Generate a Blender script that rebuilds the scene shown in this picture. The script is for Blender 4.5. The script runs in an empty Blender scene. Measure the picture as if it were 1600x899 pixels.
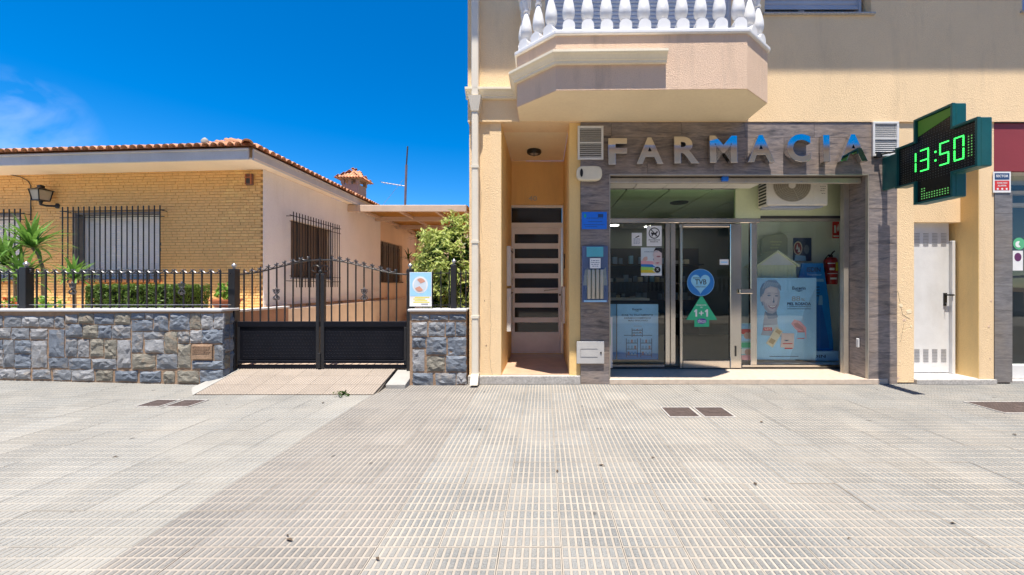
import bpy, math, random
import numpy as np
from mathutils import Matrix, Vector
random.seed(11)
rng = np.random.default_rng(5)
S = bpy.context.scene
COL = S.collection
R = math.radians
# ------------------------------------------------------------------ camera, sky, sun, exposure
F, VX, VY, EYE = 600.0, 850.0, 447.0, 1.33      # focal length and principal point measured on the 1600 px photograph, eye height
cd = bpy.data.cameras.new('camera'); cam = bpy.data.objects.new('camera', cd); COL.objects.link(cam)
cd.sensor_fit = 'HORIZONTAL'; cd.sensor_width = 36; cd.lens = 36 * F / 1600
cd.shift_x = -(VX - 800) / 1600; cd.shift_y = -(449.5 - VY) / 1600
cd.clip_start = .05; cd.clip_end = 2000
cam.location = (0, 0, EYE); cam.rotation_euler = (R(90), 0, 0)
S.camera = cam
SUN_EL = 75.0
w = bpy.data.worlds.new('World'); S.world = w; w.use_nodes = True
nt = w.node_tree; bg = nt.nodes['Background']
sky = nt.nodes.new('ShaderNodeTexSky'); sky.sky_type = 'NISHITA'; sky.sun_disc = False
sky.sun_elevation = R(SUN_EL); sky.sun_rotation = R(180); sky.air_density = 1.0; sky.dust_density = .0; sky.ozone_density = 3.0; sky.altitude = 1500
hs = nt.nodes.new('ShaderNodeHueSaturation'); hs.inputs['Saturation'].default_value = 1.46; hs.inputs['Hue'].default_value = .503; hs.inputs['Value'].default_value = 1.0
nt.links.new(sky.outputs[0], hs.inputs['Color'])
# thin cirrus wisps in the sky
tc = nt.nodes.new('ShaderNodeTexCoord'); mp = nt.nodes.new('ShaderNodeMapping'); mp.inputs['Scale'].default_value = (2.2, 5.0, 7.0); mp.inputs['Rotation'].default_value = (0, R(35), R(20))
cn = nt.nodes.new('ShaderNodeTexNoise'); cn.inputs['Scale'].default_value = 1.3; cn.inputs['Detail'].default_value = 6; cn.inputs['Distortion'].default_value = .6
cr = nt.nodes.new('ShaderNodeValToRGB'); cr.color_ramp.elements[0].position = .42; cr.color_ramp.elements[1].position = .75
cr.color_ramp.elements[0].color = (0, 0, 0, 1); cr.color_ramp.elements[1].color = (.6, .6, .6, 1)
cm = nt.nodes.new('ShaderNodeMixRGB'); cm.inputs[2].default_value = (5.5, 6.0, 8.0, 1)
nt.links.new(tc.outputs['Generated'], mp.inputs[0]); nt.links.new(mp.outputs[0], cn.inputs['Vector']); nt.links.new(cn.outputs[0], cr.inputs[0])
dn = nt.nodes.new('ShaderNodeVectorMath'); dn.operation = 'DOT_PRODUCT'; dn.inputs[1].default_value = tuple(Vector((-815, 600, 245)).normalized()); nt.links.new(tc.outputs['Generated'], dn.inputs[0])
dr0 = nt.nodes.new('ShaderNodeValToRGB'); dr0.color_ramp.elements[0].position = .9988; dr0.color_ramp.elements[1].position = .9999; nt.links.new(dn.outputs['Value'], dr0.inputs[0])
ml = nt.nodes.new('ShaderNodeMixRGB'); ml.blend_type = 'MULTIPLY'; ml.inputs[0].default_value = 1; nt.links.new(cr.outputs[0], ml.inputs[1]); nt.links.new(dr0.outputs[0], ml.inputs[2])
nt.links.new(ml.outputs[0], cm.inputs[0]); nt.links.new(hs.outputs[0], cm.inputs[1]); nt.links.new(cm.outputs[0], bg.inputs['Color'])
bg.inputs['Strength'].default_value = .098
sd = bpy.data.lights.new('sun', 'SUN'); sd.energy = 4.4; sd.angle = R(.53); sd.color = (1, .93, .82)
sun = bpy.data.objects.new('sun', sd); COL.objects.link(sun); sun.rotation_euler = (R(90 - SUN_EL), 0, 0); sun.location = (0, -5, 20)
S.view_settings.view_transform = 'Standard'; S.view_settings.look = 'None'; S.view_settings.exposure = 1.12; S.view_settings.gamma = 1
S.view_settings.use_curve_mapping = False
S.cycles.max_bounces = 12; S.cycles.diffuse_bounces = 9; S.cycles.glossy_bounces = 4; S.cycles.transparent_max_bounces = 12
S.cycles.caustics_reflective = False; S.cycles.caustics_refractive = False

# ------------------------------------------------------------------ helpers
def PX(px, Y): return (px - VX) * Y / F
def PZ(py, Y): return EYE - (py - VY) * Y / F
MW = {}
def link(o, parent=None, mw=None):
    mw = mw or Matrix()
    COL.objects.link(o); o.parent = parent
    o.matrix_basis = (MW[parent.name].inverted() @ mw) if parent else mw
    MW[o.name] = mw.copy()
    return o
def tag(o, label=None, cat=None, group=None, kind=None):
    if label: o['label'] = label
    if cat: o['category'] = cat
    if group: o['group'] = group
    if kind: o['kind'] = kind
    return o
def thing(name, label, cat, loc=(0, 0, 0), group=None, rz=0):
    o = bpy.data.objects.new(name, None); o.empty_display_size = .2
    link(o, None, Matrix.Translation(loc) @ Matrix.Rotation(rz, 4, 'Z'))
    return tag(o, label, cat, group)
def inst(src, mw, parent, mats=None):
    c = src.copy()
    return link(c, parent, mw)

class MB:
    def __init__(s): s.v = []; s.f = []; s.mi = []; s.m = 0
    def add(s, vs, fs):
        n = len(s.v); s.v += [tuple(map(float, p)) for p in vs]
        s.f += [tuple(i + n for i in f) for f in fs]; s.mi += [s.m] * len(fs)
        return s
    def box(s, x0, x1, y0, y1, z0, z1):
        if x0 > x1: x0, x1 = x1, x0
        if y0 > y1: y0, y1 = y1, y0
        if z0 > z1: z0, z1 = z1, z0
        return s.add([(x0, y0, z0), (x1, y0, z0), (x1, y1, z0), (x0, y1, z0), (x0, y0, z1), (x1, y0, z1), (x1, y1, z1), (x0, y1, z1)],
                     [(0, 3, 2, 1), (4, 5, 6, 7), (0, 1, 5, 4), (1, 2, 6, 5), (2, 3, 7, 6), (3, 0, 4, 7)])
    def prism(s, poly, y0, y1):
        """polygon in x,z (counter-clockwise seen from -y) between y0 (front) and y1"""
        a = sum(poly[i][0] * poly[(i + 1) % len(poly)][1] - poly[(i + 1) % len(poly)][0] * poly[i][1] for i in range(len(poly)))
        if a < 0: poly = poly[::-1]
        n = len(poly)
        return s.add([(x, y0, z) for x, z in poly] + [(x, y1, z) for x, z in poly],
                     [tuple(range(n)), tuple(range(2 * n - 1, n - 1, -1))] + [((i + 1) % n, i, n + i, n + (i + 1) % n) for i in range(n)])
    def slab(s, poly, z0, z1):
        a = sum(poly[i][0] * poly[(i + 1) % len(poly)][1] - poly[(i + 1) % len(poly)][0] * poly[i][1] for i in range(len(poly)))
        if a < 0: poly = poly[::-1]
        n = len(poly)
        return s.add([(x, y, z0) for x, y in poly] + [(x, y, z1) for x, y in poly],
                     [tuple(range(n - 1, -1, -1)), tuple(range(n, 2 * n))] + [(i, (i + 1) % n, n + (i + 1) % n, n + i) for i in range(n)])
    def tube(s, path, r, n=8, cap=True):
        P = [Vector(p) for p in path]; rings = []
        rr = r if isinstance(r, (list, tuple)) else [r] * len(P)
        t = (P[1] - P[0]).normalized(); u = t.orthogonal().normalized()
        for i, p in enumerate(P):
            a = (P[min(i + 1, len(P) - 1)] - P[max(i - 1, 0)])
            a = a.normalized() if a.length > 1e-9 else t
            u = (u - a * u.dot(a)); u = u.normalized() if u.length > 1e-6 else a.orthogonal().normalized()
            v = a.cross(u)
            rings.append([p + (u * math.cos(2 * math.pi * k / n) + v * math.sin(2 * math.pi * k / n)) * rr[i] for k in range(n)])
        vs = [q for rg in rings for q in rg]; fs = []
        for i in range(len(P) - 1):
            for k in range(n):
                fs.append((i * n + k, i * n + (k + 1) % n, (i + 1) * n + (k + 1) % n, (i + 1) * n + k))
        if cap:
            fs.append(tuple(range(n - 1, -1, -1))); fs.append(tuple((len(P) - 1) * n + k for k in range(n)))
        return s.add(vs, fs)
    def lathe(s, prof, c=(0, 0, 0), n=16, axis='Z'):
        vs = []; fs = []
        for r, z in prof:
            for k in range(n):
                a = 2 * math.pi * k / n; x, y, q = r * math.cos(a), r * math.sin(a), z
                if axis == 'Y': x, y, q = x, z, -y
                if axis == 'X': x, y, q = z, x, y
                vs.append((c[0] + x, c[1] + y, c[2] + q))
        for i in range(len(prof) - 1):
            for k in range(n):
                fs.append((i * n + k, i * n + (k + 1) % n, (i + 1) * n + (k + 1) % n, (i + 1) * n + k))
        fs.append(tuple(range(n - 1, -1, -1))); fs.append(tuple((len(prof) - 1) * n + k for k in range(n)))
        return s.add(vs, fs)
    def build(s, name, mat, parent=None, frame=None, bevel=0, smooth=0, origin=None, kind=None, segs=1):
        V = np.array(s.v)
        if origin is None:
            origin = ((V[:, 0].min() + V[:, 0].max()) / 2, (V[:, 1].min() + V[:, 1].max()) / 2, V[:, 2].min())
        V = V - np.array(origin)
        me = bpy.data.meshes.new(name); me.from_pydata(V.tolist(), [], s.f)
        for m in (mat if isinstance(mat, (list, tuple)) else [mat]): me.materials.append(m)
        if any(s.mi): me.polygons.foreach_set('material_index', s.mi)
        if smooth:
            me.shade_smooth(); me.set_sharp_from_angle(angle=R(smooth))
        me.update()
        o = bpy.data.objects.new(name, me)
        if bevel:
            b = o.modifiers.new('bevel', 'BEVEL'); b.width = bevel; b.segments = segs; b.limit_method = 'ANGLE'; b.angle_limit = R(40)
        link(o, parent, (frame or Matrix()) @ Matrix.Translation(origin))
        if kind: o['kind'] = kind
        return o

def B(name, mat, parent, *a, **k):
    return MB().box(*a).build(name, mat, parent, **k)

def wall_open(x0, x1, z0, z1, holes, y0, y1):
    """solid wall y0..y1 with rectangular holes (x0,x1,z0,z1)"""
    m = MB(); xs = sorted({x0, x1, *[h[0] for h in holes], *[h[1] for h in holes]}); xs = [x for x in xs if x0 <= x <= x1]
    for a, b in zip(xs, xs[1:]):
        cuts = sorted([(h[2], h[3]) for h in holes if h[0] <= a + 1e-6 and h[1] >= b - 1e-6])
        z = z0
        for c, d in cuts:
            if c > z + 1e-6: m.box(a, b, y0, y1, z, min(c, z1))
            z = max(z, d)
        if z < z1 - 1e-6: m.box(a, b, y0, y1, z, z1)
    return m

_tx = {}
def text_data(txt, bold, ext, bev):
    k = (txt, bold, ext, bev)
    if k not in _tx:
        c = bpy.data.curves.new('t', 'FONT'); c.body = txt; c.offset = bold; c.extrude = ext; c.bevel_depth = bev; c.bevel_resolution = 1; c.resolution_u = 4
        o = bpy.data.objects.new('t', c)
        me = bpy.data.meshes.new_from_object(o)
        V = np.array([v.co[:] for v in me.vertices]); Fc = [tuple(p.vertices) for p in me.polygons]
        bpy.data.objects.remove(o); bpy.data.curves.remove(c); bpy.data.meshes.remove(me)
        _tx[k] = (V, Fc)
    return _tx[k]
def text(m, txt, x0, x1, z0, z1, y, th=.0012, bold=0.0, bev=0.0, ext=.05):
    """lettering fitted to x0..x1, z0..z1 whose back is at y and front at y-th"""
    V, Fc = text_data(txt, bold, ext, bev)
    a, b = V.min(0), V.max(0); U = (V - a) / np.maximum(b - a, 1e-9)
    P = np.stack([x0 + U[:, 0] * (x1 - x0), y - U[:, 2] * th, z0 + U[:, 1] * (z1 - z0)], 1)
    return m.add(P.tolist(), Fc)

# ------------------------------------------------------------------ materials
class NT:
    def __init__(s, name):
        s.m = bpy.data.materials.new(name); s.m.use_nodes = True; s.t = s.m.node_tree
        s.b = s.t.nodes['Principled BSDF']; s.out = s.t.nodes['Material Output']
    def n(s, typ, **kw):
        nd = s.t.nodes.new(typ)
        for k, v in kw.items():
            if k.startswith('i_'):
                key = k[2:]; key = int(key) if key.isdigit() else key.replace('_', ' ')
                nd.inputs[key].default_value = v
            else: setattr(nd, k, v)
        return nd
    def l(s, a, b): s.t.links.new(a, b); return s
    def pos(s, scale=(1, 1, 1), obj=False, rot=(0, 0, 0)):
        g = s.n('ShaderNodeTexCoord') if obj else s.n('ShaderNodeNewGeometry')
        mp = s.n('ShaderNodeMapping', i_Scale=scale, i_Rotation=rot); s.l(g.outputs['Object' if obj else 'Position'], mp.inputs[0]); return mp.outputs[0]
    def noise(s, vec, scale, detail=5, rough=.55, dist=0):
        nd = s.n('ShaderNodeTexNoise', i_Scale=scale, i_Detail=detail, i_Roughness=rough, i_Distortion=dist); s.l(vec, nd.inputs['Vector']); return nd.outputs['Fac']
    def ramp(s, fac, stops):
        r = s.n('ShaderNodeValToRGB'); e = r.color_ramp.elements
        while len(e) < len(stops): e.new(.5)
        for q, (p, c) in zip(e, stops): q.position = p; q.color = (*c, 1) if len(c) == 3 else c
        s.l(fac, r.inputs[0]); return r.outputs[0]
    def mix(s, fac, a, b, mode='MIX'):
        nd = s.n('ShaderNodeMixRGB', blend_type=mode)
        for i, v in ((0, fac), (1, a), (2, b)):
            if hasattr(v, 'is_linked') or isinstance(v, bpy.types.NodeSocket): s.l(v, nd.inputs[i])
            else: nd.inputs[i].default_value = v if i == 0 else (*v, 1)
        return nd.outputs[0]
    def math(s, op, a, b=0.0):
        nd = s.n('ShaderNodeMath', operation=op)
        for i, v in ((0, a), (1, b)):
            if isinstance(v, bpy.types.NodeSocket): s.l(v, nd.inputs[i])
            else: nd.inputs[i].default_value = v
        return nd.outputs[0]
    def bump(s, h, dist, strength=1):
        nd = s.n('ShaderNodeBump', i_Distance=dist, i_Strength=strength); s.l(h, nd.inputs['Height']); s.l(nd.outputs[0], s.b.inputs['Normal'])
    def rand(s): return s.n('ShaderNodeObjectInfo').outputs['Random']
    def col(s, c):
        if isinstance(c, bpy.types.NodeSocket): s.l(c, s.b.inputs['Base Color'])
        else: s.b.inputs['Base Color'].default_value = (*c, 1)

def g(c, k): return tuple(min(1, x * k) for x in c)
def mat(name, c, rough=.6, metal=0, var=.18, scale=4, bump=0, bscale=80, rand=0, spec=.5, dirt=None, dscale=1.2, damt=.5):
    q = NT(name); p = q.pos()
    fac = q.noise(p, scale, 6, .6)
    colr = q.ramp(fac, [(.3, g(c, 1 - var)), (.7, g(c, 1 + var))])
    fine = q.noise(p, scale * 22, 3)
    colr = q.mix(.5 * var + .06, colr, q.ramp(fine, [(.3, g(c, .55)), (.75, g(c, 1.35))]))
    if dirt:
        dn = q.ramp(q.noise(q.pos((1, 1, .35)), dscale, 7, .65), [(.5, (0, 0, 0)), (.72, (damt,) * 3)])
        colr = q.mix(dn, colr, dirt)
    if rand:
        colr = q.mix(rand, colr, q.ramp(q.rand(), [(0, g(c, .45)), (.5, c), (1, g(c, 1.5))]))
    q.col(colr)
    q.b.inputs['Roughness'].default_value = rough; q.b.inputs['Metallic'].default_value = metal
    q.b.inputs['Specular IOR Level'].default_value = spec
    if bump: q.bump(q.noise(p, bscale, 4, .6), bump)
    return q.m
def stucco(name, c, grain=55, depth=.012, stain=(.42, .30, .19), amt=.35, var=.07):
    q = NT(name); p = q.pos()
    big = q.noise(q.pos((1, 1, .6)), 1.1, 7, .62)
    colr = q.ramp(big, [(.3, g(c, 1 - var)), (.7, g(c, 1 + var))])
    v = q.n('ShaderNodeTexVoronoi', i_Scale=grain * 1.5, feature='F1'); q.l(q.mix(.35, p, q.n('ShaderNodeTexNoise', i_Scale=30).outputs['Color']) if False else p, v.inputs['Vector'])
    nz = q.noise(p, grain * 1.6, 5, .7)
    h = q.mix(.72, v.outputs['Distance'], nz)
    colr = q.mix(.16, colr, q.ramp(h, [(.25, g(c, .6)), (.6, g(c, 1.2))]))
    st = q.ramp(q.noise(q.pos((3.0, 3.0, .45)), 1.3, 8, .68), [(.53, (0, 0, 0)), (.8, (amt,) * 3)])
    colr = q.mix(st, colr, stain)
    q.col(colr); q.b.inputs['Roughness'].default_value = .9; q.b.inputs['Specular IOR Level'].default_value = .25
    q.bump(h, depth, .8)
    return q.m
def flat(name, c, rough=.5, emit=0):
    q = NT(name); q.col(q.ramp(q.noise(q.pos(), 9, 4), [(.3, g(c, .95)), (.7, g(c, 1.05))])); q.b.inputs['Roughness'].default_value = rough
    if emit:
        q.b.inputs['Emission Color'].default_value = (*c, 1); q.b.inputs['Emission Strength'].default_value = emit
    return q.m
def cladding(name, a, b, c):
    q = NT(name); oi = q.n('ShaderNodeObjectInfo')
    off = q.n('ShaderNodeVectorMath', operation='SCALE'); cx = q.n('ShaderNodeCombineXYZ'); q.l(oi.outputs['Random'], cx.inputs[2]); q.l(oi.outputs['Random'], cx.inputs[0])
    q.l(cx.outputs[0], off.inputs[0]); off.inputs['Scale'].default_value = 37.0
    ad = q.n('ShaderNodeVectorMath', operation='ADD'); q.l(q.pos((1.5, 1.5, 7.5)), ad.inputs[0]); q.l(off.outputs[0], ad.inputs[1])
    n1 = q.noise(ad.outputs[0], 1.5, 5, .62, .8); 
    ad2 = q.n('ShaderNodeVectorMath', operation='ADD'); q.l(q.pos((3.0, 3.0, 19.0)), ad2.inputs[0]); q.l(off.outputs[0], ad2.inputs[1])
    n2 = q.noise(ad2.outputs[0], 2.6, 8, .7, .3)
    col = q.ramp(n1, [(.30, g(a, .7)), (.44, b), (.56, c), (.68, g(a, 1.2))])
    pt = q.ramp(q.noise(q.pos((1, 1, 1)), 1.6, 3), [(.4, (1.0, 1.0, 1.12)), (.62, (1.15, .98, .84))]); col = q.mix(.8, col, pt, 'MULTIPLY')
    col = q.mix(.34, col, q.ramp(n2, [(.3, g(a, .5)), (.5, b), (.72, g(c, 1.7))]))
    q.col(col); q.l(q.ramp(n2, [(.3, (.55,) * 3), (.7, (.3,) * 3)]), q.b.inputs['Roughness'])
    q.bump(n2, .004, .6)
    return q.m
def paver_mat(name, c, groove, fade):
    q = NT(name); p = q.pos()
    sp = q.noise(p, 105, 3, .8)
    col = q.ramp(sp, [(.36, g(c, .38)), (.5, c), (.64, g(c, 1.6))])
    big = q.noise(p, .9, 6, .62)
    col = q.mix(.45, col, q.ramp(big, [(.32, g(c, .66)), (.7, g(c, 1.34))]))
    f = q.ramp(q.noise(p, 1.9, 7, .66), [(.42, (0, 0, 0)), (.68, (fade,) * 3)])
    col = q.mix(f, col, groove)
    col = q.mix(.24, col, q.ramp(q.rand(), [(0, g(c, .62)), (.5, c), (1, g(c, 1.36))]))
    st = q.ramp(q.noise(p, 2.3, 9, .78), [(.60, (0, 0, 0)), (.74, (.5,) * 3)])
    col = q.mix(st, col, g(c, .55))
    vo = q.n('ShaderNodeTexVoronoi', i_Scale=2.6, i_Randomness=1.0); q.l(p, vo.inputs['Vector'])
    gum = q.ramp(vo.outputs['Distance'], [(.045, (.75,) * 3), (.075, (0, 0, 0))])
    col = q.mix(gum, col, g(c, .35))
    q.col(col); q.b.inputs['Roughness'].default_value = .85; q.b.inputs['Specular IOR Level'].default_value = .3
    q.bump(sp, .003, .5)
    return q.m
def foliage(name, a, b, c, trans=.35):
    q = NT(name); p = q.pos()
    col = q.ramp(q.noise(p, 26, 3, .7), [(.3, a), (.5, b), (.68, c)])
    col = q.mix(.4, col, q.ramp(q.noise(p, 160, 2), [(.3, a), (.7, c)]))
    q.col(col); q.b.inputs['Roughness'].default_value = .42; q.b.inputs['Specular IOR Level'].default_value = .35
    tr = q.n('ShaderNodeBsdfTranslucent'); q.l(col, tr.inputs['Color']); mx = q.n('ShaderNodeMixShader', i_0=trans)
    q.l(q.b.outputs[0], mx.inputs[1]); q.l(tr.outputs[0], mx.inputs[2]); q.l(mx.outputs[0], q.out.inputs['Surface'])
    return q.m
def glass(name, tint, k=1.0, ior=1.5):
    q = NT(name); lw = q.n('ShaderNodeLayerWeight', i_Blend=.5); fr = q.math('ADD', q.math('MULTIPLY', q.math('POWER', lw.outputs['Facing'], 5.0), .9), .045)
    t = q.n('ShaderNodeBsdfTransparent', i_Color=(*tint, 1)); gl = q.n('ShaderNodeBsdfGlossy', i_Roughness=.0, i_Color=(k, k, k, 1))
    nz = q.noise(q.pos(), 1.3, 2); bp = q.n('ShaderNodeBump', i_Distance=.004, i_Strength=.25); q.l(nz, bp.inputs['Height']); q.l(bp.outputs[0], gl.inputs['Normal'])
    mx = q.n('ShaderNodeMixShader'); q.l(fr, mx.inputs[0]); q.l(t.outputs[0], mx.inputs[1]); q.l(gl.outputs[0], mx.inputs[2]); q.l(mx.outputs[0], q.out.inputs['Surface'])
    return q.m

M = {}
M['stucco'] = stucco('beige_stucco', (.87, .645, .395), amt=.34)
M['stucco_orange'] = stucco('ochre_stucco', (.84, .58, .25), 60, .008, amt=.3)
M['stucco_parapet'] = stucco('parapet_stucco', (.78, .57, .42), 70, .02, stain=(.33, .24, .18), amt=.55)
M['paint'] = mat('soffit_paint', (.90, .74, .50), .85, var=.05, scale=1.5, bump=.002, bscale=30)
M['moulding'] = mat('moulding_paint', (.84, .74, .56), .6, var=.06, scale=2, dirt=(.4, .33, .26), damt=.35)
M['house_white'] = stucco('rough_white_stucco', (.92, .90, .90), 38, .03, stain=(.62, .52, .44), amt=.2)
M['house_peach'] = stucco('peach_stucco', (.84, .66, .49), 45, .02, amt=.25)
M['brick'] = mat('yellow_brick', (.92, .56, .22), .8, var=.10, scale=14, bump=.004, bscale=160, rand=.2)
M['mortar'] = mat('dark_mortar', (.48, .28, .10), .95, var=.2, scale=20)
M['tan_mortar'] = mat('tan_mortar', (.33, .22, .145), .95, var=.25, scale=12, bump=.006, bscale=90)
def slate(name, c, tan):
    q = NT(name); p = q.pos()
    n1 = q.noise(p, 7, 8, .68, .7); n2 = q.noise(q.pos((1, 1, 2.2), rot=(0, .5, 0)), 26, 6, .7, .4)
    col = q.ramp(n1, [(.3, g(c, .62)), (.5, c), (.7, g(c, 1.35))])
    col = q.mix(.45, col, q.ramp(n2, [(.3, g(c, .4)), (.55, c), (.72, g(c, 1.7))]))
    t = q.ramp(q.noise(p, 5.2, 6, .6, 1.0), [(.55, (0, 0, 0)), (.68, (.75,) * 3)])
    col = q.mix(t, col, tan); col = q.mix(.25, col, q.ramp(q.rand(), [(0, g(c, .5)), (1, g(c, 1.5))]))
    q.col(col); q.b.inputs['Roughness'].default_value = .7; q.bump(n2, .012, .9)
    return q.m
M['slates'] = [slate('blue_slate', (.15, .175, .215), (.28, .24, .20)), slate('grey_slate', (.20, .215, .24), (.31, .25, .19)),
               slate('olive_slate', (.22, .205, .17), (.30, .21, .14)), slate('pale_slate', (.28, .285, .30), (.34, .28, .22))]
M['coping'] = mat('white_coping_stone', (.52, .52, .54), .5, var=.08, scale=5, dirt=(.42, .40, .38), damt=.3)
M['iron'] = mat('black_iron_paint', (.016, .016, .019), .42, var=.2, scale=20, bump=.001, bscale=90)
M['iron_navy'] = mat('dark_gate_paint', (.006, .007, .012), .5, var=.2, scale=6, spec=.15, dirt=(.016, .016, .02), damt=.3)
M['worn_iron'] = mat('worn_iron_scroll', (.10, .10, .11), .35, .3, var=.3, scale=40)
M['zinc'] = mat('grey_finial_metal', (.45, .45, .47), .35, .8, var=.2, scale=30)
M['terracotta'] = mat('terracotta_tile', (.50, .235, .125), .8, var=.25, scale=18, rand=.5, dirt=(.62, .48, .38), dscale=5, damt=.55)
M['pot'] = mat('terracotta_pot', (.50, .17, .075), .7, var=.1, scale=20)
M['fascia'] = mat('grey_fascia', (.56, .56, .58), .6, var=.08, scale=2, dirt=(.3, .28, .27), damt=.3)
M['soffit'] = mat('cream_soffit', (.86, .77, .64), .8, var=.05, scale=1.2)
M['shutter_pale'] = mat('pale_shutter', (.88, .87, .90), .5, var=.05, scale=3)
M['shutter_blue'] = mat('blue_grey_shutter', (.44, .47, .54), .45, var=.08, scale=3)
M['reveal_stone'] = mat('grey_window_stone', (.20, .18, .17), .6, var=.25, scale=9)
M['white_baluster'] = mat('white_baluster_paint', (.74, .74, .75), .45, var=.05, scale=8, dirt=(.6, .58, .55), damt=.3)
M['chrome'] = NT('mirror_chrome').m; b_ = M['chrome'].node_tree.nodes['Principled BSDF']; b_.inputs['Metallic'].default_value = 1; b_.inputs['Roughness'].default_value = .055; b_.inputs['Base Color'].default_value = (.66, .63, .60, 1)
M['steel'] = mat('polished_steel', (.66, .62, .56), .16, 1, var=.1, scale=3)
M['steel_dull'] = mat('dull_steel', (.52, .47, .40), .4, .6, var=.15, scale=4)
M['clad'] = cladding('streaked_stone', (.075, .07, .072), (.19, .165, .155), (.30, .255, .22))
M['clad_grey'] = cladding('grey_stone', (.13, .125, .12), (.17, .16, .155), (.21, .20, .19))
M['granite'] = mat('speckled_granite', (.42, .40, .38), .6, var=.4, scale=40, bump=.002, bscale=150)
M['marble'] = mat('brown_marble_floor', (.52, .35, .24), .35, var=.2, scale=5)
M['recess_floor'] = mat('beige_stone_floor', (.58, .48, .39), .3, var=.15, scale=14)
M['door_paint'] = mat('pale_door_metal', (.88, .87, .86), .4, var=.06, scale=5)
M['white_paint'] = mat('white_metal_paint', (.70, .70, .70), .4, var=.06, scale=5, dirt=(.46, .43, .38), damt=.4)
M['dark_glass'] = flat('dark_glass', (.03, .03, .03), .06)
M['glass'] = glass('shop_glass', (.96, .99, .97), .8)
M['glass_green'] = glass('green_tinted_glass', (.86, .98, .84), .6)
M['pale_green'] = mat('pale_green_panel', (.64, .70, .44), .7, var=.06, scale=2)
M['room'] = mat('shop_wall_paint', (.24, .26, .22), .8, var=.08, scale=2)
M['room_dark'] = mat('dark_shop_fittings', (.05, .05, .05), .6, var=.2, scale=3)
M['panel'] = mat('ceiling_panel', (.82, .79, .72), .8, var=.05, scale=6)
M['black'] = flat('black_plastic', (.012, .012, .012), .4)
M['white_plastic'] = mat('cream_plastic', (.72, .66, .52), .45, var=.05, scale=10)
M['ac_body'] = mat('beige_air_conditioner', (.80, .74, .63), .5, var=.06, scale=5, dirt=(.42, .36, .28), damt=.35)
M['guard'] = mat('fan_guard_wire', (.50, .44, .34), .5)
M['grille'] = mat('grey_fan_grille', (.30, .265, .20), .5, var=.3, scale=60)
M['teal'] = mat('teal_sign_metal', (.008, .105, .105), .35, .2, var=.25, scale=3, dirt=(.05, .10, .10), damt=.5)
M['led_black'] = flat('led_panel_black', (.010, .012, .011), .25)
M['led'] = flat('green_led', (.04, .80, .10), .4, 1.3)
M['led_dim'] = flat('dim_green_led', (.18, .60, .15), .4, .25)
M['maroon'] = mat('maroon_sign', (.26, .035, .040), .55, var=.06, scale=3)
M['hopper'] = mat('cream_downpipe', (.74, .68, .57), .45, var=.05, scale=3, dirt=(.5, .44, .36), damt=.3)
M['paver'] = paver_mat('paver_knob', (.192, .196, .193), (.325, .30, .263), .65)
M['paver_groove'] = mat('paver_groove', (.345, .308, .262), .9, var=.2, scale=1.2, rand=.05, dirt=(.15, .13, .115), dscale=2.3, damt=.45)
M['paver_strip'] = paver_mat('paver_knob_brown', (.180, .175, .167), (.292, .265, .233), .6)
M['groove_strip'] = mat('paver_groove_brown', (.312, .277, .238), .9, var=.2, scale=1.2, rand=.05, dirt=(.15, .13, .115), dscale=2.3, damt=.45)
M['paver_pale'] = paver_mat('paver_knob_pale', (.236, .236, .226), (.315, .298, .265), .9)
M['groove_pale'] = mat('paver_groove_pale', (.32, .298, .262), .9, var=.2, scale=1.2, rand=.05, dirt=(.16, .145, .13), dscale=2.3, damt=.4)
M['paver_ramp'] = paver_mat('paver_knob_ramp', (.40, .345, .295), (.41, .36, .31), .4)
M['groove_ramp'] = mat('paver_groove_ramp', (.235, .195, .16), .9, var=.14, scale=5)
M['cement'] = mat('white_cement', (.33, .32, .30), .9, var=.14, scale=5, bump=.004, bscale=60)
M['dark_joint'] = mat('dirt_joint', (.14, .12, .10), .95, var=.2, scale=10)
M['asphalt'] = mat('asphalt', (.055, .055, .057), .9, var=.2, scale=8, bump=.004, bscale=200)
M['earth'] = mat('garden_soil', (.22, .15, .09), .95, var=.3, scale=8, bump=.01, bscale=60)
M['drive'] = mat('driveway_terrazzo', (.50, .39, .31), .6, var=.12, scale=4)
M['terrace'] = mat('terrace_tiles', (.68, .57, .44), .7, var=.1, scale=4)
M['cover'] = mat('rusty_manhole_iron', (.085, .062, .056), .7, .1, var=.35, scale=14, bump=.004, bscale=120)
M['cane'] = foliage('cane_matting', (.42, .22, .05), (.58, .33, .08), (.72, .45, .13), .5)
M['beam'] = mat('beige_beam_paint', (.58, .45, .35), .7, var=.1, scale=3)
M['hedge'] = foliage('hedge_leaf', (.04, .085, .012), (.09, .17, .025), (.20, .30, .06))
M['leaf_var'] = foliage('variegated_leaf', (.10, .22, .03), (.42, .53, .12), (.86, .80, .34), .4)
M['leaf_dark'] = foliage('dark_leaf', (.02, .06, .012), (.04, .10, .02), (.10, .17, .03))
M['yucca'] = foliage('yucca_leaf', (.05, .15, .02), (.11, .26, .04), (.24, .40, .09))
M['stem'] = mat('grey_stem', (.26, .21, .16), .9, var=.3, scale=30)
M['weed'] = foliage('weed_leaf', (.10, .25, .03), (.18, .38, .05), (.28, .48, .09))
M['flower'] = foliage('red_flower', (.45, .05, .02), (.60, .10, .03), (.65, .22, .08))
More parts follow.
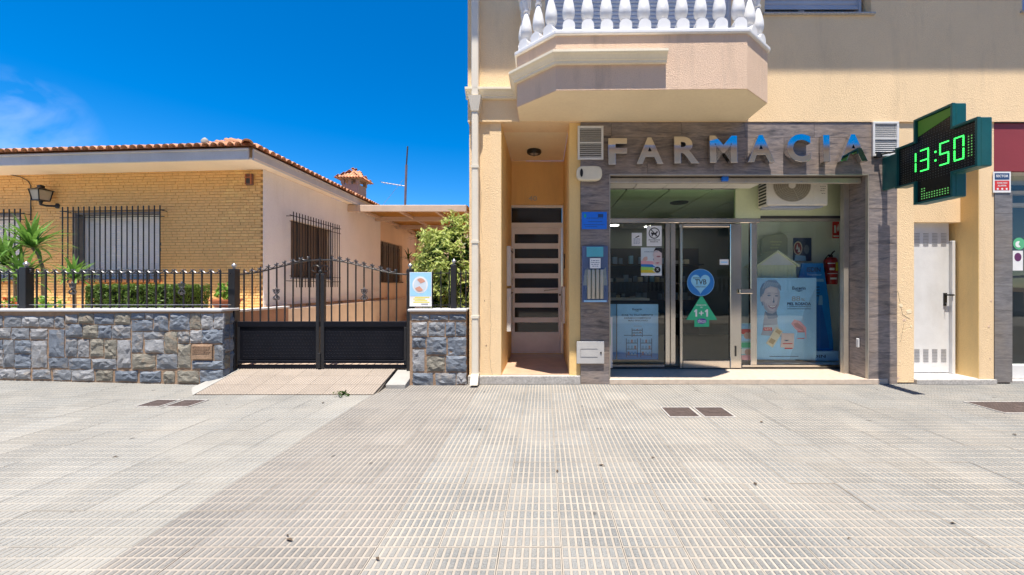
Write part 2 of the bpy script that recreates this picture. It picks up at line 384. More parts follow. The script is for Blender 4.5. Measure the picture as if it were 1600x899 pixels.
# print colours
P_ = {}
def ink(name, c):
    if name not in P_: P_[name] = flat('ink_' + name, c, .5)
    return P_[name]
ink('white', (.80, .80, .80)); ink('black', (.02, .02, .025)); ink('navy', (.02, .06, .16)); ink('blue', (.01, .17, .75)); ink('sky', (.22, .47, .72)); ink('pale', (.36, .66, .95))
ink('tvb', (.015, .19, .55)); ink('heart', (.27, .60, .80)); ink('green', (.03, .48, .24)); ink('yellow', (.80, .70, .08)); ink('pink', (.75, .36, .42)); ink('red', (.62, .03, .03))
ink('orange', (.75, .22, .05)); ink('skin', (.62, .56, .62)); ink('hair', (.20, .30, .46)); ink('cream', (.75, .66, .48)); ink('shade', (.17, .24, .36)); ink('cyan', (.10, .52, .68)); ink('grey', (.35, .36, .38)); ink('isdin', (.01, .24, .66)); ink('purple', (.10, .05, .32)); ink('lime', (.30, .62, .12)); ink('bluecar', (.02, .05, .20))
# ------------------------------------------------------------------ ground
def gz(x): return .022 * max(0.0, -x - 4.3)
YF = 5.22
m = MB(); m.box(-400, 400, -400, 400, -.5, -.19); tag(m.build('ground', M['earth']), kind='structure')
m = MB()
xs = [-40, -20, -12, -8, -4.3, 0, 10, 40]
for a, b in zip(xs, xs[1:]):
    m.add([(a, -2.2, gz(a) - .034), (b, -2.2, gz(b) - .034), (b, 5.6, gz(b) - .034), (a, 5.6, gz(a) - .034)], [(0, 1, 2, 3)])
pav = tag(m.build('pavement', M['dark_joint']), kind='structure')
tag(MB().box(-40, 40, -5.6, -2.2, -.2, -.03).build('street_paving', M['paver_groove']), kind='structure')
tag(MB().box(-40, 40, -8.4, -5.75, -.30, -.15).build('road', M['asphalt']), kind='structure')
tag(MB().box(-40, 40, -5.75, -5.6, -.3, -.02).build('kerb', M['granite'], bevel=.015), kind='structure')
tag(MB().box(-40, 40, -10.5, -8.4, -.3, .0).build('far_pavement', M['cement']), kind='structure')
TW, TD = .3125, .315
def paver_mesh(nx, ny, tw, td, h=.0035, mg=.006):
    """one cast paving slab with raised knobs; slot 0 joints between knobs, slot 1 knobs"""
    m = MB(); a, b = tw / 2 - .0012, td / 2 - .0012
    m.add([(-a, -b, -.03), (a, -b, -.03), (a, b, -.03), (-a, b, -.03), (-a, -b, -h), (a, -b, -h), (a, b, -h), (-a, b, -h)],
          [(4, 5, 6, 7), (0, 1, 5, 4), (1, 2, 6, 5), (2, 3, 7, 6), (3, 0, 4, 7)])
    cw, cdp = 2 * a / nx, 2 * b / ny; m.m = 1
    for i in range(nx):
        for j in range(ny):
            x0, x1, y0, y1 = -a + i * cw + mg, -a + (i + 1) * cw - mg, -b + j * cdp + mg, -b + (j + 1) * cdp - mg
            t = .0025
            m.add([(x0, y0, -h), (x1, y0, -h), (x1, y1, -h), (x0, y1, -h), (x0 + t, y0 + t, 0), (x1 - t, y0 + t, 0), (x1 - t, y1 - t, 0), (x0 + t, y1 - t, 0)],
                  [(4, 5, 6, 7), (0, 1, 5, 4), (1, 2, 6, 5), (2, 3, 7, 6), (3, 0, 4, 7)])
    return m
KN = [('paver_groove', 'paver'), ('groove_strip', 'paver_strip'), ('groove_pale', 'paver_pale')]
def zone(x): return 2 if x < -2.1 else 1 if x < -.85 else 0
pm = paver_mesh(8, 4, TW, TD)
protos = {}
cells = []
for i in range(-34, 32):
    for j in range(-12, 10):
        x = -.85 + TW * (i + .5); y = 2.275 + TD * (j + .5)
        if y - TD / 2 > 5.2: continue
        pxs = [VX + F * (x + dx) / max(y + dy, .3) for dx in (-.156, .156) for dy in (-.157, .157)]
        py = VY + F * EYE / max(y + .157, .3)
        vis = y > .6 and max(pxs) > 0 and min(pxs) < 1600 and py < 899
        cells.append((-(1e6 / y ** 3) if vis else y, x, y, vis))
cells.sort(key=lambda c: c[0])
rest = {0: MB(), 1: MB(), 2: MB()}
cnt = 0
for key, x, y, vis in cells:
    k = zone(x); ang = random.gauss(0, .0035); dz = max(-.0016, min(.0016, random.gauss(0, .0009))); z = gz(x) + dz
    mw = Matrix.Translation((x, y, z)) @ Matrix.Rotation(ang, 4, 'Z') @ Matrix.Rotation(.022 if x < -4.3 else 0, 4, 'Y')
    if vis and cnt < 300:
        cnt += 1
        if k not in protos:
            protos[k] = pm.build('paver', [M[KN[k][0]], M[KN[k][1]]], pav, mw, origin=(0, 0, 0))
        else: inst(protos[k], mw, pav)
    else:
        r_ = rest[k]; n0 = len(r_.v); r_.v += [(p[0] + x, p[1] + y, p[2] + z - (.022 * p[0] if x < -4.3 else 0)) for p in pm.v]; r_.f += [tuple(q + n0 for q in f) for f in pm.f]; r_.mi += pm.mi
for k, r_ in rest.items():
    r_.build('paver_field', [M[KN[k][0]], M[KN[k][1]]], pav, kind='stuff')
# manhole covers let into the pavement
def cover(x0, x1, y0, y1, label, group):
    z = gz((x0 + x1) / 2)
    t = thing('manhole_cover', label, 'manhole cover', ((x0 + x1) / 2, (y0 + y1) / 2, z), group)
    f = .014
    m = MB(); m.box(x0, x1, y0, y0 + f, z - .02, z + .0075); m.box(x0, x1, y1 - f, y1, z - .02, z + .0075); m.box(x0, x0 + f, y0 + f, y1 - f, z - .02, z + .0075); m.box(x1 - f, x1, y0 + f, y1 - f, z - .02, z + .0075)
    m.build('frame', M['granite'], t)
    m = MB(); m.box(x0 + f + .003, x1 - f - .003, y0 + f + .003, y1 - f - .003, z - .02, z + .005)
    nx = int((x1 - x0) / .034); ny = int((y1 - y0) / .034)
    for i in range(nx):
        for j in range(ny):
            a = x0 + .03 + i * (x1 - x0 - .06) / max(nx - 1, 1); b = y0 + .03 + j * (y1 - y0 - .06) / max(ny - 1, 1)
            if abs(a - (x0 + x1) / 2) < .06 and abs(b - (y0 + y1) / 2) < .04: continue
            m.box(a - .009, a + .009, b - .006, b + .006, z + .005, z + .0072)
    m.build('lid', M['cover'], t)
    B('lid_badge', M['cover'], t, (x0 + x1) / 2 - .05, (x0 + x1) / 2 + .05, (y0 + y1) / 2 - .03, (y0 + y1) / 2 + .03, z + .005, z + .0076)
cover(1.268, 1.592, 3.88, 4.20, 'rusty manhole cover of the shop pair, nearest the entrance doorstep', 'pair of covers before the shop')
cover(1.622, 1.944, 3.88, 4.20, 'rusty manhole cover of the shop pair, farther from the doorstep', 'pair of covers before the shop')
cover(-4.50, -4.22, 4.21, 4.47, 'dark red manhole cover before the stone wall, farther from the gate of its pair', 'pair of covers before the stone wall')
cover(-4.18, -3.90, 4.21, 4.47, 'dark red manhole cover of the wall pair nearest the gate ramp', 'pair of covers before the stone wall')
cover(4.80, 5.62, 4.0, 4.40, 'large brown manhole cover on the pavement before the white metal door', None)

# ramp up to the gate, cement flanks, driveway
YG_ = 5.38
dz_ = .165; y0r, y1r = 4.68, 5.42
m = MB(); m.add([(-4.28, y0r, -.02), (-2.06, y0r, -.02), (-2.1, y1r, dz_ - .02), (-4.2, y1r, dz_ - .02), (-4.28, y0r, -.1), (-2.06, y0r, -.1), (-2.1, y1r, -.1), (-4.2, y1r, -.1)],
               [(0, 1, 2, 3), (0, 4, 5, 1), (1, 5, 6, 2), (3, 7, 4, 0)])
ramp = tag(m.build('driveway_ramp', M['dark_joint']), kind='structure')
slope = math.atan2(dz_, y1r - y0r); L = math.hypot(dz_, y1r - y0r)
rp = paver_mesh(9, 8, .3105, L / 3, .004, .0068); pr = None
for i in range(7):
    for j in range(3):
        x = -4.255 + .3105 * (i + .5); d = L * (j + .5) / 3
        mw = Matrix.Translation((x, y0r + d * math.cos(slope), d * math.sin(slope) + .012)) @ Matrix.Rotation(slope, 4, 'X') @ Matrix.Rotation(random.gauss(0, .003), 4, 'Z')
        pr = pr and inst(pr, mw, ramp) or rp.build('ramp_paver', [M['groove_ramp'], M['paver_ramp']], ramp, mw, origin=(0, 0, 0))
def wedge(name, x0, x1, y0, y1, za, zb):
    m = MB(); m.add([(x0, y0, -.05), (x1, y0, -.05), (x1, y1, -.05), (x0, y1, -.05), (x0, y0, za), (x1, y0, za), (x1, y1, zb), (x0, y1, zb)],
                    [(0, 3, 2, 1), (4, 5, 6, 7), (0, 1, 5, 4), (1, 2, 6, 5), (2, 3, 7, 6), (3, 0, 4, 7)])
    return m.build(name, M['cement'], ramp, bevel=.006)
wedge('cement_step', -2.055, -1.80, 4.98, 5.40, .05, .155)
m = MB(); m.add([(-4.6, 5.0, .0), (-4.262, 4.66, .005), (-4.262, 5.42, .172), (-4.36, 5.42, .172), (-4.6, 5.0, -.1), (-4.262, 4.66, -.1), (-4.262, 5.42, -.1), (-4.36, 5.42, -.1)],
               [(0, 1, 2, 3), (0, 4, 5, 1), (1, 5, 6, 2), (2, 6, 7, 3), (3, 7, 4, 0)]); m.build('cement_flank', M['cement'], ramp)
tag(MB().box(-5.2, -1.05, 5.421, 15.2, -.2, .165).build('driveway', M['drive']), kind='structure')
tag(MB().box(-30, -4.75, 5.42, 16, -.2, .90).build('garden_terrace', M['terrace']), kind='structure')

# ------------------------------------------------------------------ stone walls
def stone_mesh(x0, x1, z0, z1, yf, back, frame=None, nx=None):
    nx = max(3, min(6, int((x1 - x0) / .03))); nz = max(3, min(6, int((z1 - z0) / .03)))
    m = MB(); tx, tz = random.uniform(-.009, .009), random.uniform(-.009, .009); base = random.uniform(.007, .020)
    vs = []
    jit = lambda: random.uniform(-.006, .006)
    for j in range(nz + 1):
        for i in range(nx + 1):
            u, v = i / nx, j / nz; edge = i in (0, nx) or j in (0, nz)
            d = .0 + random.uniform(0, .004) if edge else base + random.uniform(-.008, .009) + tx * (u - .5) * 2 + tz * (v - .5) * 2
            vs.append((x0 + u * (x1 - x0) + jit(), yf - d, z0 + v * (z1 - z0) + jit()))
    n = nx + 1; fs = []
    for j in range(nz):
        for i in range(nx):
            a, b, c, d = j * n + i, j * n + i + 1, (j + 1) * n + i + 1, (j + 1) * n + i
            fs += [(a, b, c), (a, c, d)] if random.random() < .5 else [(a, b, d), (b, c, d)]
    bd = [i for i in range(n)] + [j * n + nx for j in range(1, nz + 1)] + [nz * n + i for i in range(nx - 1, -1, -1)] + [j * n for j in range(nz - 1, 0, -1)]
    k = len(vs); vs += [(vs[i][0], back, vs[i][2]) for i in bd]
    for q in range(len(bd)):
        r = (q + 1) % len(bd); fs.append((bd[q], k + q, k + r, bd[r]))
    return m.add(vs, fs)
def pick():
    return M['slates'][random.choices(range(4), [4, 3, 2, 2])[0]]
YS = 5.15
wl = thing('stone_wall', 'low rubble stone garden wall with white coping under the long black railing', 'wall', (-6, YS, 0))
B('core', M['tan_mortar'], wl, -11.5, -4.335, YS, 5.42, -.05, .985)
rects = """0,375,18,445;30,375,135,443;140,378,245,440;250,378,340,443;345,378,403,448;410,365,487,418;490,360,585,422;590,360,712,425;718,360,818,428;822,358,905,395;910,358,957,395
825,400,955,468;960,362,1052,470;1062,360,1185,462;1190,360,1255,455;1258,362,1333,455;1337,360,1398,455;0,450,70,515;75,452,187,518;192,455,298,520;308,460,403,630;412,428,515,508;520,432,612,513;614,435,698,513;703,432,817,515;825,475,893,602;898,475,1025,516;1030,475,1108,608;1113,475,1185,545;1190,465,1262,545;1265,460,1393,545
0,525,20,585;25,525,90,695;95,528,195,610;200,530,295,695;412,513,483,628;488,520,560,630;565,520,648,628;655,525,730,638;735,525,817,698;908,522,1025,605;1113,550,1192,700;1340,555,1395,650;0,590,20,690;95,615,195,700;308,638,425,700;432,640,570,705;578,643,728,708;828,612,970,708;980,612,1108,705;1200,655,1395,705
0,705,95,765;100,708,192,768;207,710,320,770;335,712,445,775;450,712,590,780;600,715,705,780;722,718,860,782;875,720,1005,790;1022,722,1092,792;1110,718,1245,795;1250,712,1395,795"""
for r in rects.replace('\n', ';').split(';'):
    a, b, c, d = [float(q) for q in r.split(',')]
    x0, x1 = PX(a / 3.995, YS) , PX(c / 3.995, YS); z1, z0 = PZ(400 + b / 3.995, YS), PZ(400 + d / 3.995, YS)
    if a == 0: x0 -= .08
    stone_mesh(x0, x1, z0, z1, YS - .004, YS + .02).build('stone', pick(), wl)
x = -7.52
while x > -10.8:
    z = gz(x); 
    while z < .9:
        h = random.uniform(.12, .22); wd = random.uniform(.16, .3)
        stone_mesh(x - wd, x - .01, z + .008, min(z + h, .95), YS - .004, YS + .02).build('stone', pick(), wl); z += h
    x -= .28
fr = Matrix.Translation((-4.335, YS, 0)) @ Matrix.Rotation(R(90), 4, 'Z')
for z0, z1 in ((-.02, .2), (.21, .42), (.43, .60), (.61, .80), (.81, .95)):
    stone_mesh(.02, .14, z0, z1, -.002, .02).build('stone', pick(), wl, fr); stone_mesh(.15, .265, z0, z1, -.002, .02).build('stone', pick(), wl, fr)
m = MB(); m.box(-11.5, -4.30, YS - .035, 5.43, .987, 1.022); m.build('coping', M['coping'], wl, bevel=.008)
x0, x1, z0, z1 = PX(1205 / 3.995, YS), PX(1332 / 3.995, YS), PZ(400 + 646 / 3.995, YS), PZ(400 + 553 / 3.995, YS)
pl = B('plaque', M['tan_mortar'], wl, x0, x1, YS - .03, YS, z0, z1, bevel=.008)
m = MB()
for k in range(5):
    zz = z1 - .022 - k * .021; xx = x0 + .02
    while xx < x1 - .03:
        ww = random.uniform(.012, .035); m.box(xx, min(xx + ww, x1 - .015), YS - .036, YS - .03, zz - .008, zz); xx += ww + .008
m.build('relief', M['tan_mortar'], pl)
pr_ = thing('stone_pier', 'short stone pier with white coping between gate and beige building', 'wall', (-1.4, YS, 0))
B('core', M['tan_mortar'], pr_, -1.80, -1.045, YS, 5.42, -.05, .985)
for r in "1212,408,1320,440;1328,408,1440,440;1447,408,1550,440;1212,455,1308,540;1318,455,1418,540;1425,455,1482,540;1488,455,1552,540;1215,550,1298,612;1305,548,1428,655;1438,548,1552,658;1218,625,1292,760;1308,668,1418,760;1425,665,1552,760;1218,772,1345,850;1362,772,1485,848;1492,772,1552,840".split(';'):
    a, b, c, d = [float(q) for q in r.split(',')]
    stone_mesh(PX(340 + a / 3.995, YS), PX(340 + c / 3.995, YS), PZ(390 + d / 3.995, YS), PZ(390 + b / 3.995, YS), YS - .004, YS + .02).build('stone', pick(), pr_)
B('coping', M['coping'], pr_, -1.82, -1.035, YS - .035, 5.43, .987, 1.022, bevel=.008)

# ------------------------------------------------------------------ railing and gate
def scroll_pts(w, h, flip=1):
    """hanging garland between two pickets ending in small curls"""
    pts = []
    for k in range(9):
        t = k / 8; pts.append((-w / 2 + .018 + t * (w - .036), 0, -h * math.sin(math.pi * t)))
    L_ = [(-w / 2 + .018 + .012 * math.cos(a) - .012 + .004, 0, .012 * math.sin(a)) for a in (4.2, 3.4, 2.6, 1.8, 1.0, .2)]
    L_ = [(-w / 2 + .02 + .011 * math.cos(a), 0, .012 + .011 * math.sin(a)) for a in (-1.57, -2.6, -3.6, -4.6, -5.6)]
    return L_[::-1] + pts + [(-p[0], p[1], p[2]) for p in L_]
def ornament():
    m = MB(); t = .0055
    m.box(-.045, .045, -.012, .012, .115, .125); m.lathe([(.006, .125), (.016, .132), (.006, .15)], n=8)
    for s in (-1, 1):
        m.tube([(s * .036, 0, .115), (s * .040, 0, .095), (s * .03, 0, .07), (s * .012, 0, .06), (s * .008, 0, .05), (s * .02, 0, .035), (s * .042, 0, .015), (s * .046, 0, -.01), (s * .034, 0, -.022), (s * .024, 0, -.01)], t, 6)
        m.tube([(s * .018, 0, .112), (s * .022, 0, .09), (s * .010, 0, .075)], t, 6)
        m.tube([(0, s * .036, .115), (0, s * .03, .07), (0, s * .008, .052), (0, s * .042, .015), (0, s * .034, -.022)], t, 6)
    m.lathe([(.004, .072), (.011, .06), (.004, .048)], n=8); m.lathe([(.004, .0), (.03, -.008), (.03, -.018), (.012, -.03), (.004, -.036)], n=10)
    m.tube([(0, 0, .13), (0, 0, -.04)], .006, 6)
    return m
def finial(parent, x, y, z, mt='zinc'):
    MB().lathe([(.012, 0), (.022, .008), (.012, .016), (.026, .03), (.033, .046), (.026, .062), (.010, .072), (.006, .084)], (x, y, z), 12).build('finial', M[mt], parent, smooth=50)
def picket(x, y, z0, z1, parent, proto):
    """square bar with a small spear tip; proto keeps meshes by height"""
    k = round(z1 - z0, 4)
    if k not in proto:
        m = MB(); r = .0075; h = z1 - z0
        m.box(-r, r, -r, r, 0, h - .045); m.add([(-r * 1.5, -r, h - .045), (r * 1.5, -r, h - .045), (r * 1.5, r, h - .045), (-r * 1.5, r, h - .045), (0, 0, h)], [(0, 3, 2, 1), (0, 1, 4), (1, 2, 4), (2, 3, 4), (3, 0, 4)])
        proto[k] = m.build('picket', M['iron'], parent, Matrix.Translation((x, y, z0)), origin=(0, 0, 0)); return proto[k]
    return inst(proto[k], Matrix.Translation((x, y, z0)), parent)
YR = 5.28
fen = thing('iron_railing', 'long black wrought iron railing on the low stone garden wall', 'railing', (-6, YR, 1.02))
prt = {}; pitch = 57.3 / 3.995 * YR / F
ztop, zr, zb = PZ(420, YR), PZ(425.5, YR), PZ(476.5, YR)
xpost = PX(41.5, YR)
xs = [PX((115 + 57.3 * k) / 3.995, YR) for k in range(23)]; xs = [x for x in xs if abs(x - xpost) > .05]
xl = [xs[0] - pitch * k for k in range(1, 22)]
xl = [x for x in xl]
allx = sorted(xl + xs)
for x in allx:
    if abs(x - xpost) > .06: picket(x, YR, 1.022, ztop, fen, prt)
B('rail', M['iron'], fen, -10, PX(360, YR), YR - .009, YR + .009, zr - .022, zr - .010)
B('rail', M['zinc'], fen, -10, PX(360, YR), YR - .011, YR + .011, zb - .004, zb + .006)
sp = None
for a, b in zip(allx, allx[1:]):
    mw = Matrix.Translation(((a + b) / 2, YR - .004, zr + .012))
    if sp is None: sp = MB().tube(scroll_pts(pitch, .024), .0072, 5).build('scroll', M['worn_iron'], fen, mw, origin=(0, 0, 0))
    else: inst(sp, mw, fen)
B('post', M['iron'], fen, xpost - .047, xpost + .047, YR - .047, YR + .047, 1.022, PZ(418, YR), bevel=.005)
finial(fen, xpost, YR, PZ(418, YR))
orn = None
for px in (114.2, 284.5):
    mw = Matrix.Translation((PX(px, YR) , YR - .006, PZ(457, YR)))
    orn = orn and inst(orn, mw, fen) or ornament().build('ornament', M['worn_iron'], fen, mw, origin=(0, 0, 0), smooth=50)
rf = thing('short_iron_railing', 'short black railing on the stone pier in front of the variegated shrub', 'railing', (-1.4, YR, 1.02))
prr = {}
for px in (676, 689, 702, 720, 728): picket(PX(px, YR), YR, 1.022, PZ(421, YR), rf, prr)
B('rail', M['iron'], rf, PX(645, YR), -1.03, YR - .009, YR + .009, PZ(427, YR) - .006, PZ(427, YR) + .006)
B('rail', M['iron'], rf, PX(645, YR), -1.03, YR - .009, YR + .009, PZ(477, YR) - .005, PZ(477, YR) + .005)
B('post', M['iron'], rf, PX(705, YR), PX(713.5, YR), YR - .04, YR + .04, 1.022, PZ(414, YR), bevel=.005); finial(rf, PX(709.5, YR), YR, PZ(414, YR), 'zinc')

YT = 5.40
gt = thing('iron_gate', 'black two-leaf driveway gate with arched top and solid lower panels', 'gate', (-2.9, YT, .165))
gp = [('post', PX(360.5, YT), PX(371, YT)), ('post', PX(637, YT), PX(645.5, YT))]
for n_, a, b in gp:
    B(n_, M['iron'], gt, a, b, YT - .05, YT + .05, .05, PZ(420.5, YT), bevel=.005); finial(gt, (a + b) / 2, YT, PZ(420.5, YT))
zA, zB, zC, zD = PZ(576, YT), PZ(564, YT), PZ(508.5, YT), PZ(502.5, YT)
def archz(px, l):
    t = (px - 371) / (500 - 371) if l else (637 - px) / (637 - 507); t = max(0, min(1, t)); return PZ(429 - 22.5 * (t * t * (3 - 2 * t)), YT)
op = None; prg = {}
for l, (a, b) in ((1, (373, 500.5)), (0, (502, 635.5))):
    xa, xb = PX(a, YT), PX(b, YT); lo, hi = (xa, xb)
    leaf = MB().box(xa + .02, xb - .02, YT - .012, YT + .012, zB + .012, zC - .02).build('gate_panel', M['iron_navy'], gt)
    # pressed diamond studs
    sm = MB(); st = .043
    for i in range(int((xb - xa - .14) / st)):
        for j in range(int((zC - zB - .12) / st * 1.0) + 1):
            cx = xa + .08 + i * st + (j % 2) * st / 2; cz = zB + .06 + j * st
            if cx < xb - .07 and cz < zC - .05: sm.add([(cx - .013, YT - .012, cz), (cx, YT - .012, cz - .009), (cx + .013, YT - .012, cz), (cx, YT - .012, cz + .009), (cx, YT - .0165, cz)], [(0, 1, 4), (1, 2, 4), (2, 3, 4), (3, 0, 4)])
    sm.build('stud_relief', M['iron_navy'], leaf, kind='stuff')
    m = MB(); m.box(xa + .05, xb - .05, YT - .018, YT - .0125, zB + .03, zB + .037); m.box(xa + .05, xb - .05, YT - .018, YT - .0125, zC - .05, zC - .043); m.box(xa + .05, xa + .057, YT - .018, YT - .0125, zB + .038, zC - .051); m.box(xb - .057, xb - .05, YT - .018, YT - .0125, zB + .038, zC - .051)
    m.build('panel_moulding', M['iron_navy'], leaf)
    B('rail', M['iron_navy'], gt, xa, xb, YT - .028, YT + .028, zC - .02, zD, bevel=.004)
    B('rail', M['iron_navy'], gt, xa, xb, YT - .028, YT + .028, zB - .03, zB + .012, bevel=.004)
    B('rail', M['iron_navy'], gt, xa, xb, YT - .02, YT + .02, zA + .004, zA + .055, bevel=.004)
    if l: B('stile', M['iron'], gt, PX(495, YT), xb - .003, YT - .03, YT + .03, zA, PZ(428, YT), bevel=.006); B('stile', M['iron'], gt, xa - .004, xa + .03, YT - .0275, YT + .0275, zA + .056, zC - .021, bevel=.004)
    else: B('stile', M['iron'], gt, xa + .003, PX(508, YT), YT - .03, YT + .03, zA, PZ(428, YT), bevel=.006); B('stile', M['iron'], gt, xb - .03, xb + .004, YT - .0275, YT + .0275, zA + .056, zC - .021, bevel=.004)
    pts = [(PX(px, YT), YT, archz(px, l)) for px in np.linspace(a, b, 18)]
    MB().tube(pts, .010, 6).build('arched_rail', M['iron'], gt, smooth=40)
    pk = [381.3 + 12.78 * k for k in range(9)] if l else [518 + 12.7 * k for k in range(9)]
    for px in pk:
        picket(PX(px, YT), YT, zD, archz(px, l) + .085, gt, prg)
    for p0, p1 in zip(pk, pk[1:]):
        mid = (p0 + p1) / 2; sl = (archz(p1, l) - archz(p0, l)) / (PX(p1, YT) - PX(p0, YT))
        mw = Matrix.Translation((PX(mid, YT), YT - .004, archz(mid, l) + .032)) @ Matrix.Rotation(-math.atan(sl), 4, 'Y')
        if l and p0 == pk[0]: gs = MB().tube(scroll_pts(.113, .018), .0068, 5).build('scroll', M['worn_iron'], gt, mw, origin=(0, 0, 0))
        else: inst(gs, mw, gt)
    mw = Matrix.Translation((PX(432.4 if l else 569.5, YT), YT - .008, PZ(466, YT)))
    op = op and inst(op, mw, gt) or ornament().build('ornament', M['worn_iron'], gt, mw, origin=(0, 0, 0), smooth=50)
picket(PX(500.8, YT), YT - .01, PZ(429, YT), PZ(400, YT), gt, prg)
for s in (-1, 1):
    c = (PX(501, YT)); pts = []
    for k in range(15):
        a = k / 14 * 5.2; r = .07 - .045 * k / 14; pts.append((c + s * (.075 + r * math.cos(math.pi - a)), YT - .01, PZ(420, YT) - .01 + r * math.sin(math.pi - a)))
    MB().tube(pts, .0065, 6).build('scroll', M['iron'], gt, smooth=50)
MB().lathe([(.008, 0), (.026, .012), (.03, .03), (.02, .05), (.008, .07)], (PX(501, YT), YT, PZ(428, YT)), 10).build('finial', M['iron'], gt, smooth=50)
B('bolt', M['iron'], gt, PX(499, YT), PX(503, YT), YT - .045, YT - .03, zA + .01, zA + .22, bevel=.003)
# notice fixed to the gate post
yn = 5.22
x0, x1, z0, z1 = PX(640, yn), PX(674.5, yn), PZ(479, yn), PZ(425.5, yn)
nb = thing('notice_board', 'white notice with a plate picture and yellow text fixed beside the gate post', 'notice', (x0, yn, z0))
B('board', ink('white', 0), nb, x0, x1, yn, yn + .006, z0, z1)
def disc(m, cx, cz, rx, rz, y, th=.0012, n=28, a0=0, a1=2 * math.pi, inner=0):
    if inner:
        vs = []; k = n
        for i in range(n + 1):
            a = a0 + (a1 - a0) * i / n; vs += [(cx + rx * math.cos(a), y - th, cz + rz * math.sin(a)), (cx + inner * rx * math.cos(a), y - th, cz + inner * rz * math.sin(a))]
        return m.add(vs, [(2 * i, 2 * i + 2, 2 * i + 3, 2 * i + 1)[::-1] for i in range(n)])
    full = a1 - a0 > 6.2
    pts = [(cx + rx * math.cos(a0 + (a1 - a0) * i / n), cz + rz * math.sin(a0 + (a1 - a0) * i / n)) for i in range(n if full else n + 1)]
    if not full: pts.append((cx, cz))
    return m.prism(pts, y - th, y)
w_, h_ = x1 - x0, z1 - z0
cx, cz = x0 + w_ * .48, z0 + h_ * .63
m = MB().prism([(x0 + .006, z0 + h_ * .3), (x1 - .006, z0 + h_ * .3), (x1 - .006, z1 - .006), (x0 + .006, z1 - .006)], yn - .0012, yn); m.build('print', ink('pale', 0), nb)
m = MB(); disc(m, cx, cz, .105, .115, yn - .0013); m.build('print', ink('white', 0), nb)
m = MB(); disc(m, cx, cz, .085, .095, yn - .0027); m.build('print', flat('ink_plate', (.62, .70, .78)), nb)
m = MB()
for a in (.35, 3.5): disc(m, cx + .02 * math.cos(a + .9), cz + .02 * math.sin(a + .9), .066, .072, yn - .0041, a0=a, a1=a + 2.0, n=10)
m.build('print', flat('ink_salmon', (.66, .33, .24)), nb)
m = MB(); text(m, 'AVISO', x0 + .05, x1 - .06, z0 + h_ * .21, z0 + h_ * .28, yn) if False else None
for k in range(4): m.box(x0 + .05 + .02 * (k % 2), x1 - .03 - .03 * (k % 3), yn - .0012, yn, z0 + .05 + k * .022, z0 + .062 + k * .022)
m.build('print', ink('yellow', 0), nb)
B('print', ink('grey', 0), nb, x0 + .16, x1 - .05, yn - .0012, yn, z0 + .02, z0 + .038)
# ------------------------------------------------------------------ bungalow
A_ = math.atan(.072); C0 = (-5.11, 7.0)
HFm = Matrix.Translation((C0[0], C0[1], 0)) @ Matrix.Rotation(-A_, 4, 'Z')
def HF(px, py, v=0.0):
    """point of the (slightly turned) front wall seen at a photograph pixel -> local x, z; v = metres in front of the wall"""
    c, s_ = math.cos(A_), math.sin(A_); ox, oy = C0[0] - s_ * v, C0[1] - c * v
    u = (F * ox - (px - VX) * oy) / (F * c + (px - VX) * s_)
    return -u, EYE - (py - VY) * (oy + u * s_) / F
ho = thing('bungalow', 'yellow brick bungalow with white stucco side and low terracotta tiled roof', 'house', (C0[0], C0[1], 0))
ZS = 3.453
w1 = (HF(115, 0)[0], HF(251, 0)[0], HF(0, 437)[1], HF(200, 331)[1])
w2 = (HF(-95, 0)[0], HF(33, 0)[0], w1[2], w1[3])
# brick front
wm = wall_open(-9.5, 0, .3, ZS, [w1, w2], .014, .034)
fw = wm.build('front_wall', M['mortar'], ho, HFm)
bricks = []; z = .80; rh = .0515; row = 0
while z < ZS - .01:
    x = -.004 - (row % 2) * .05; k = row
    while x > -7.2:
        ln = (.155, .105)[(k + (row // 2)) % 2] * random.uniform(.93, 1.07); a, b = x - ln, x; k += 1; x -= ln + .008
        zt = min(z + rh - .009, ZS - .002)
        segs = [(a, b)]
        for q in (w1, w2):
            if zt > q[2] - .06 and z < q[3]:
                nx = []
                for c, d in segs:
                    if d <= q[0] or c >= q[1]: nx.append((c, d))
                    else:
                        if c < q[0] - .02: nx.append((c, q[0] - .004))
                        if d > q[1] + .02: nx.append((q[1] + .004, d))
                segs = nx
        bricks += [(c, d, z, zt) for c, d in segs]
    z += rh; row += 1
bricks.sort(key=lambda b: -(b[0] + b[1]) * 1.0 + abs(b[2] - 2.2) * .35)
bp = MB().box(-.5, .5, -.5, .5, -.5, .5).build('brick', M['brick'], fw, Matrix(), origin=(0, 0, 0)); cnt = 0
rest_b = MB()
for c, d, z0, z1 in bricks:
    yo = random.uniform(-.003, .003)
    if cnt < 300:
        mw = HFm @ Matrix.Translation(((c + d) / 2, .006 + yo, (z0 + z1) / 2)) @ Matrix.Diagonal((d - c, .026, z1 - z0, 1))
        if cnt == 0: bp.matrix_basis = MW[fw.name].inverted() @ mw; MW[bp.name] = mw
        else: inst(bp, mw, fw)
        cnt += 1
    else: rest_b.box(c, d, -.007 + yo, .019 + yo, z0, z1)
rest_b.build('brick_field', M['brick'], fw, HFm, kind='stuff')
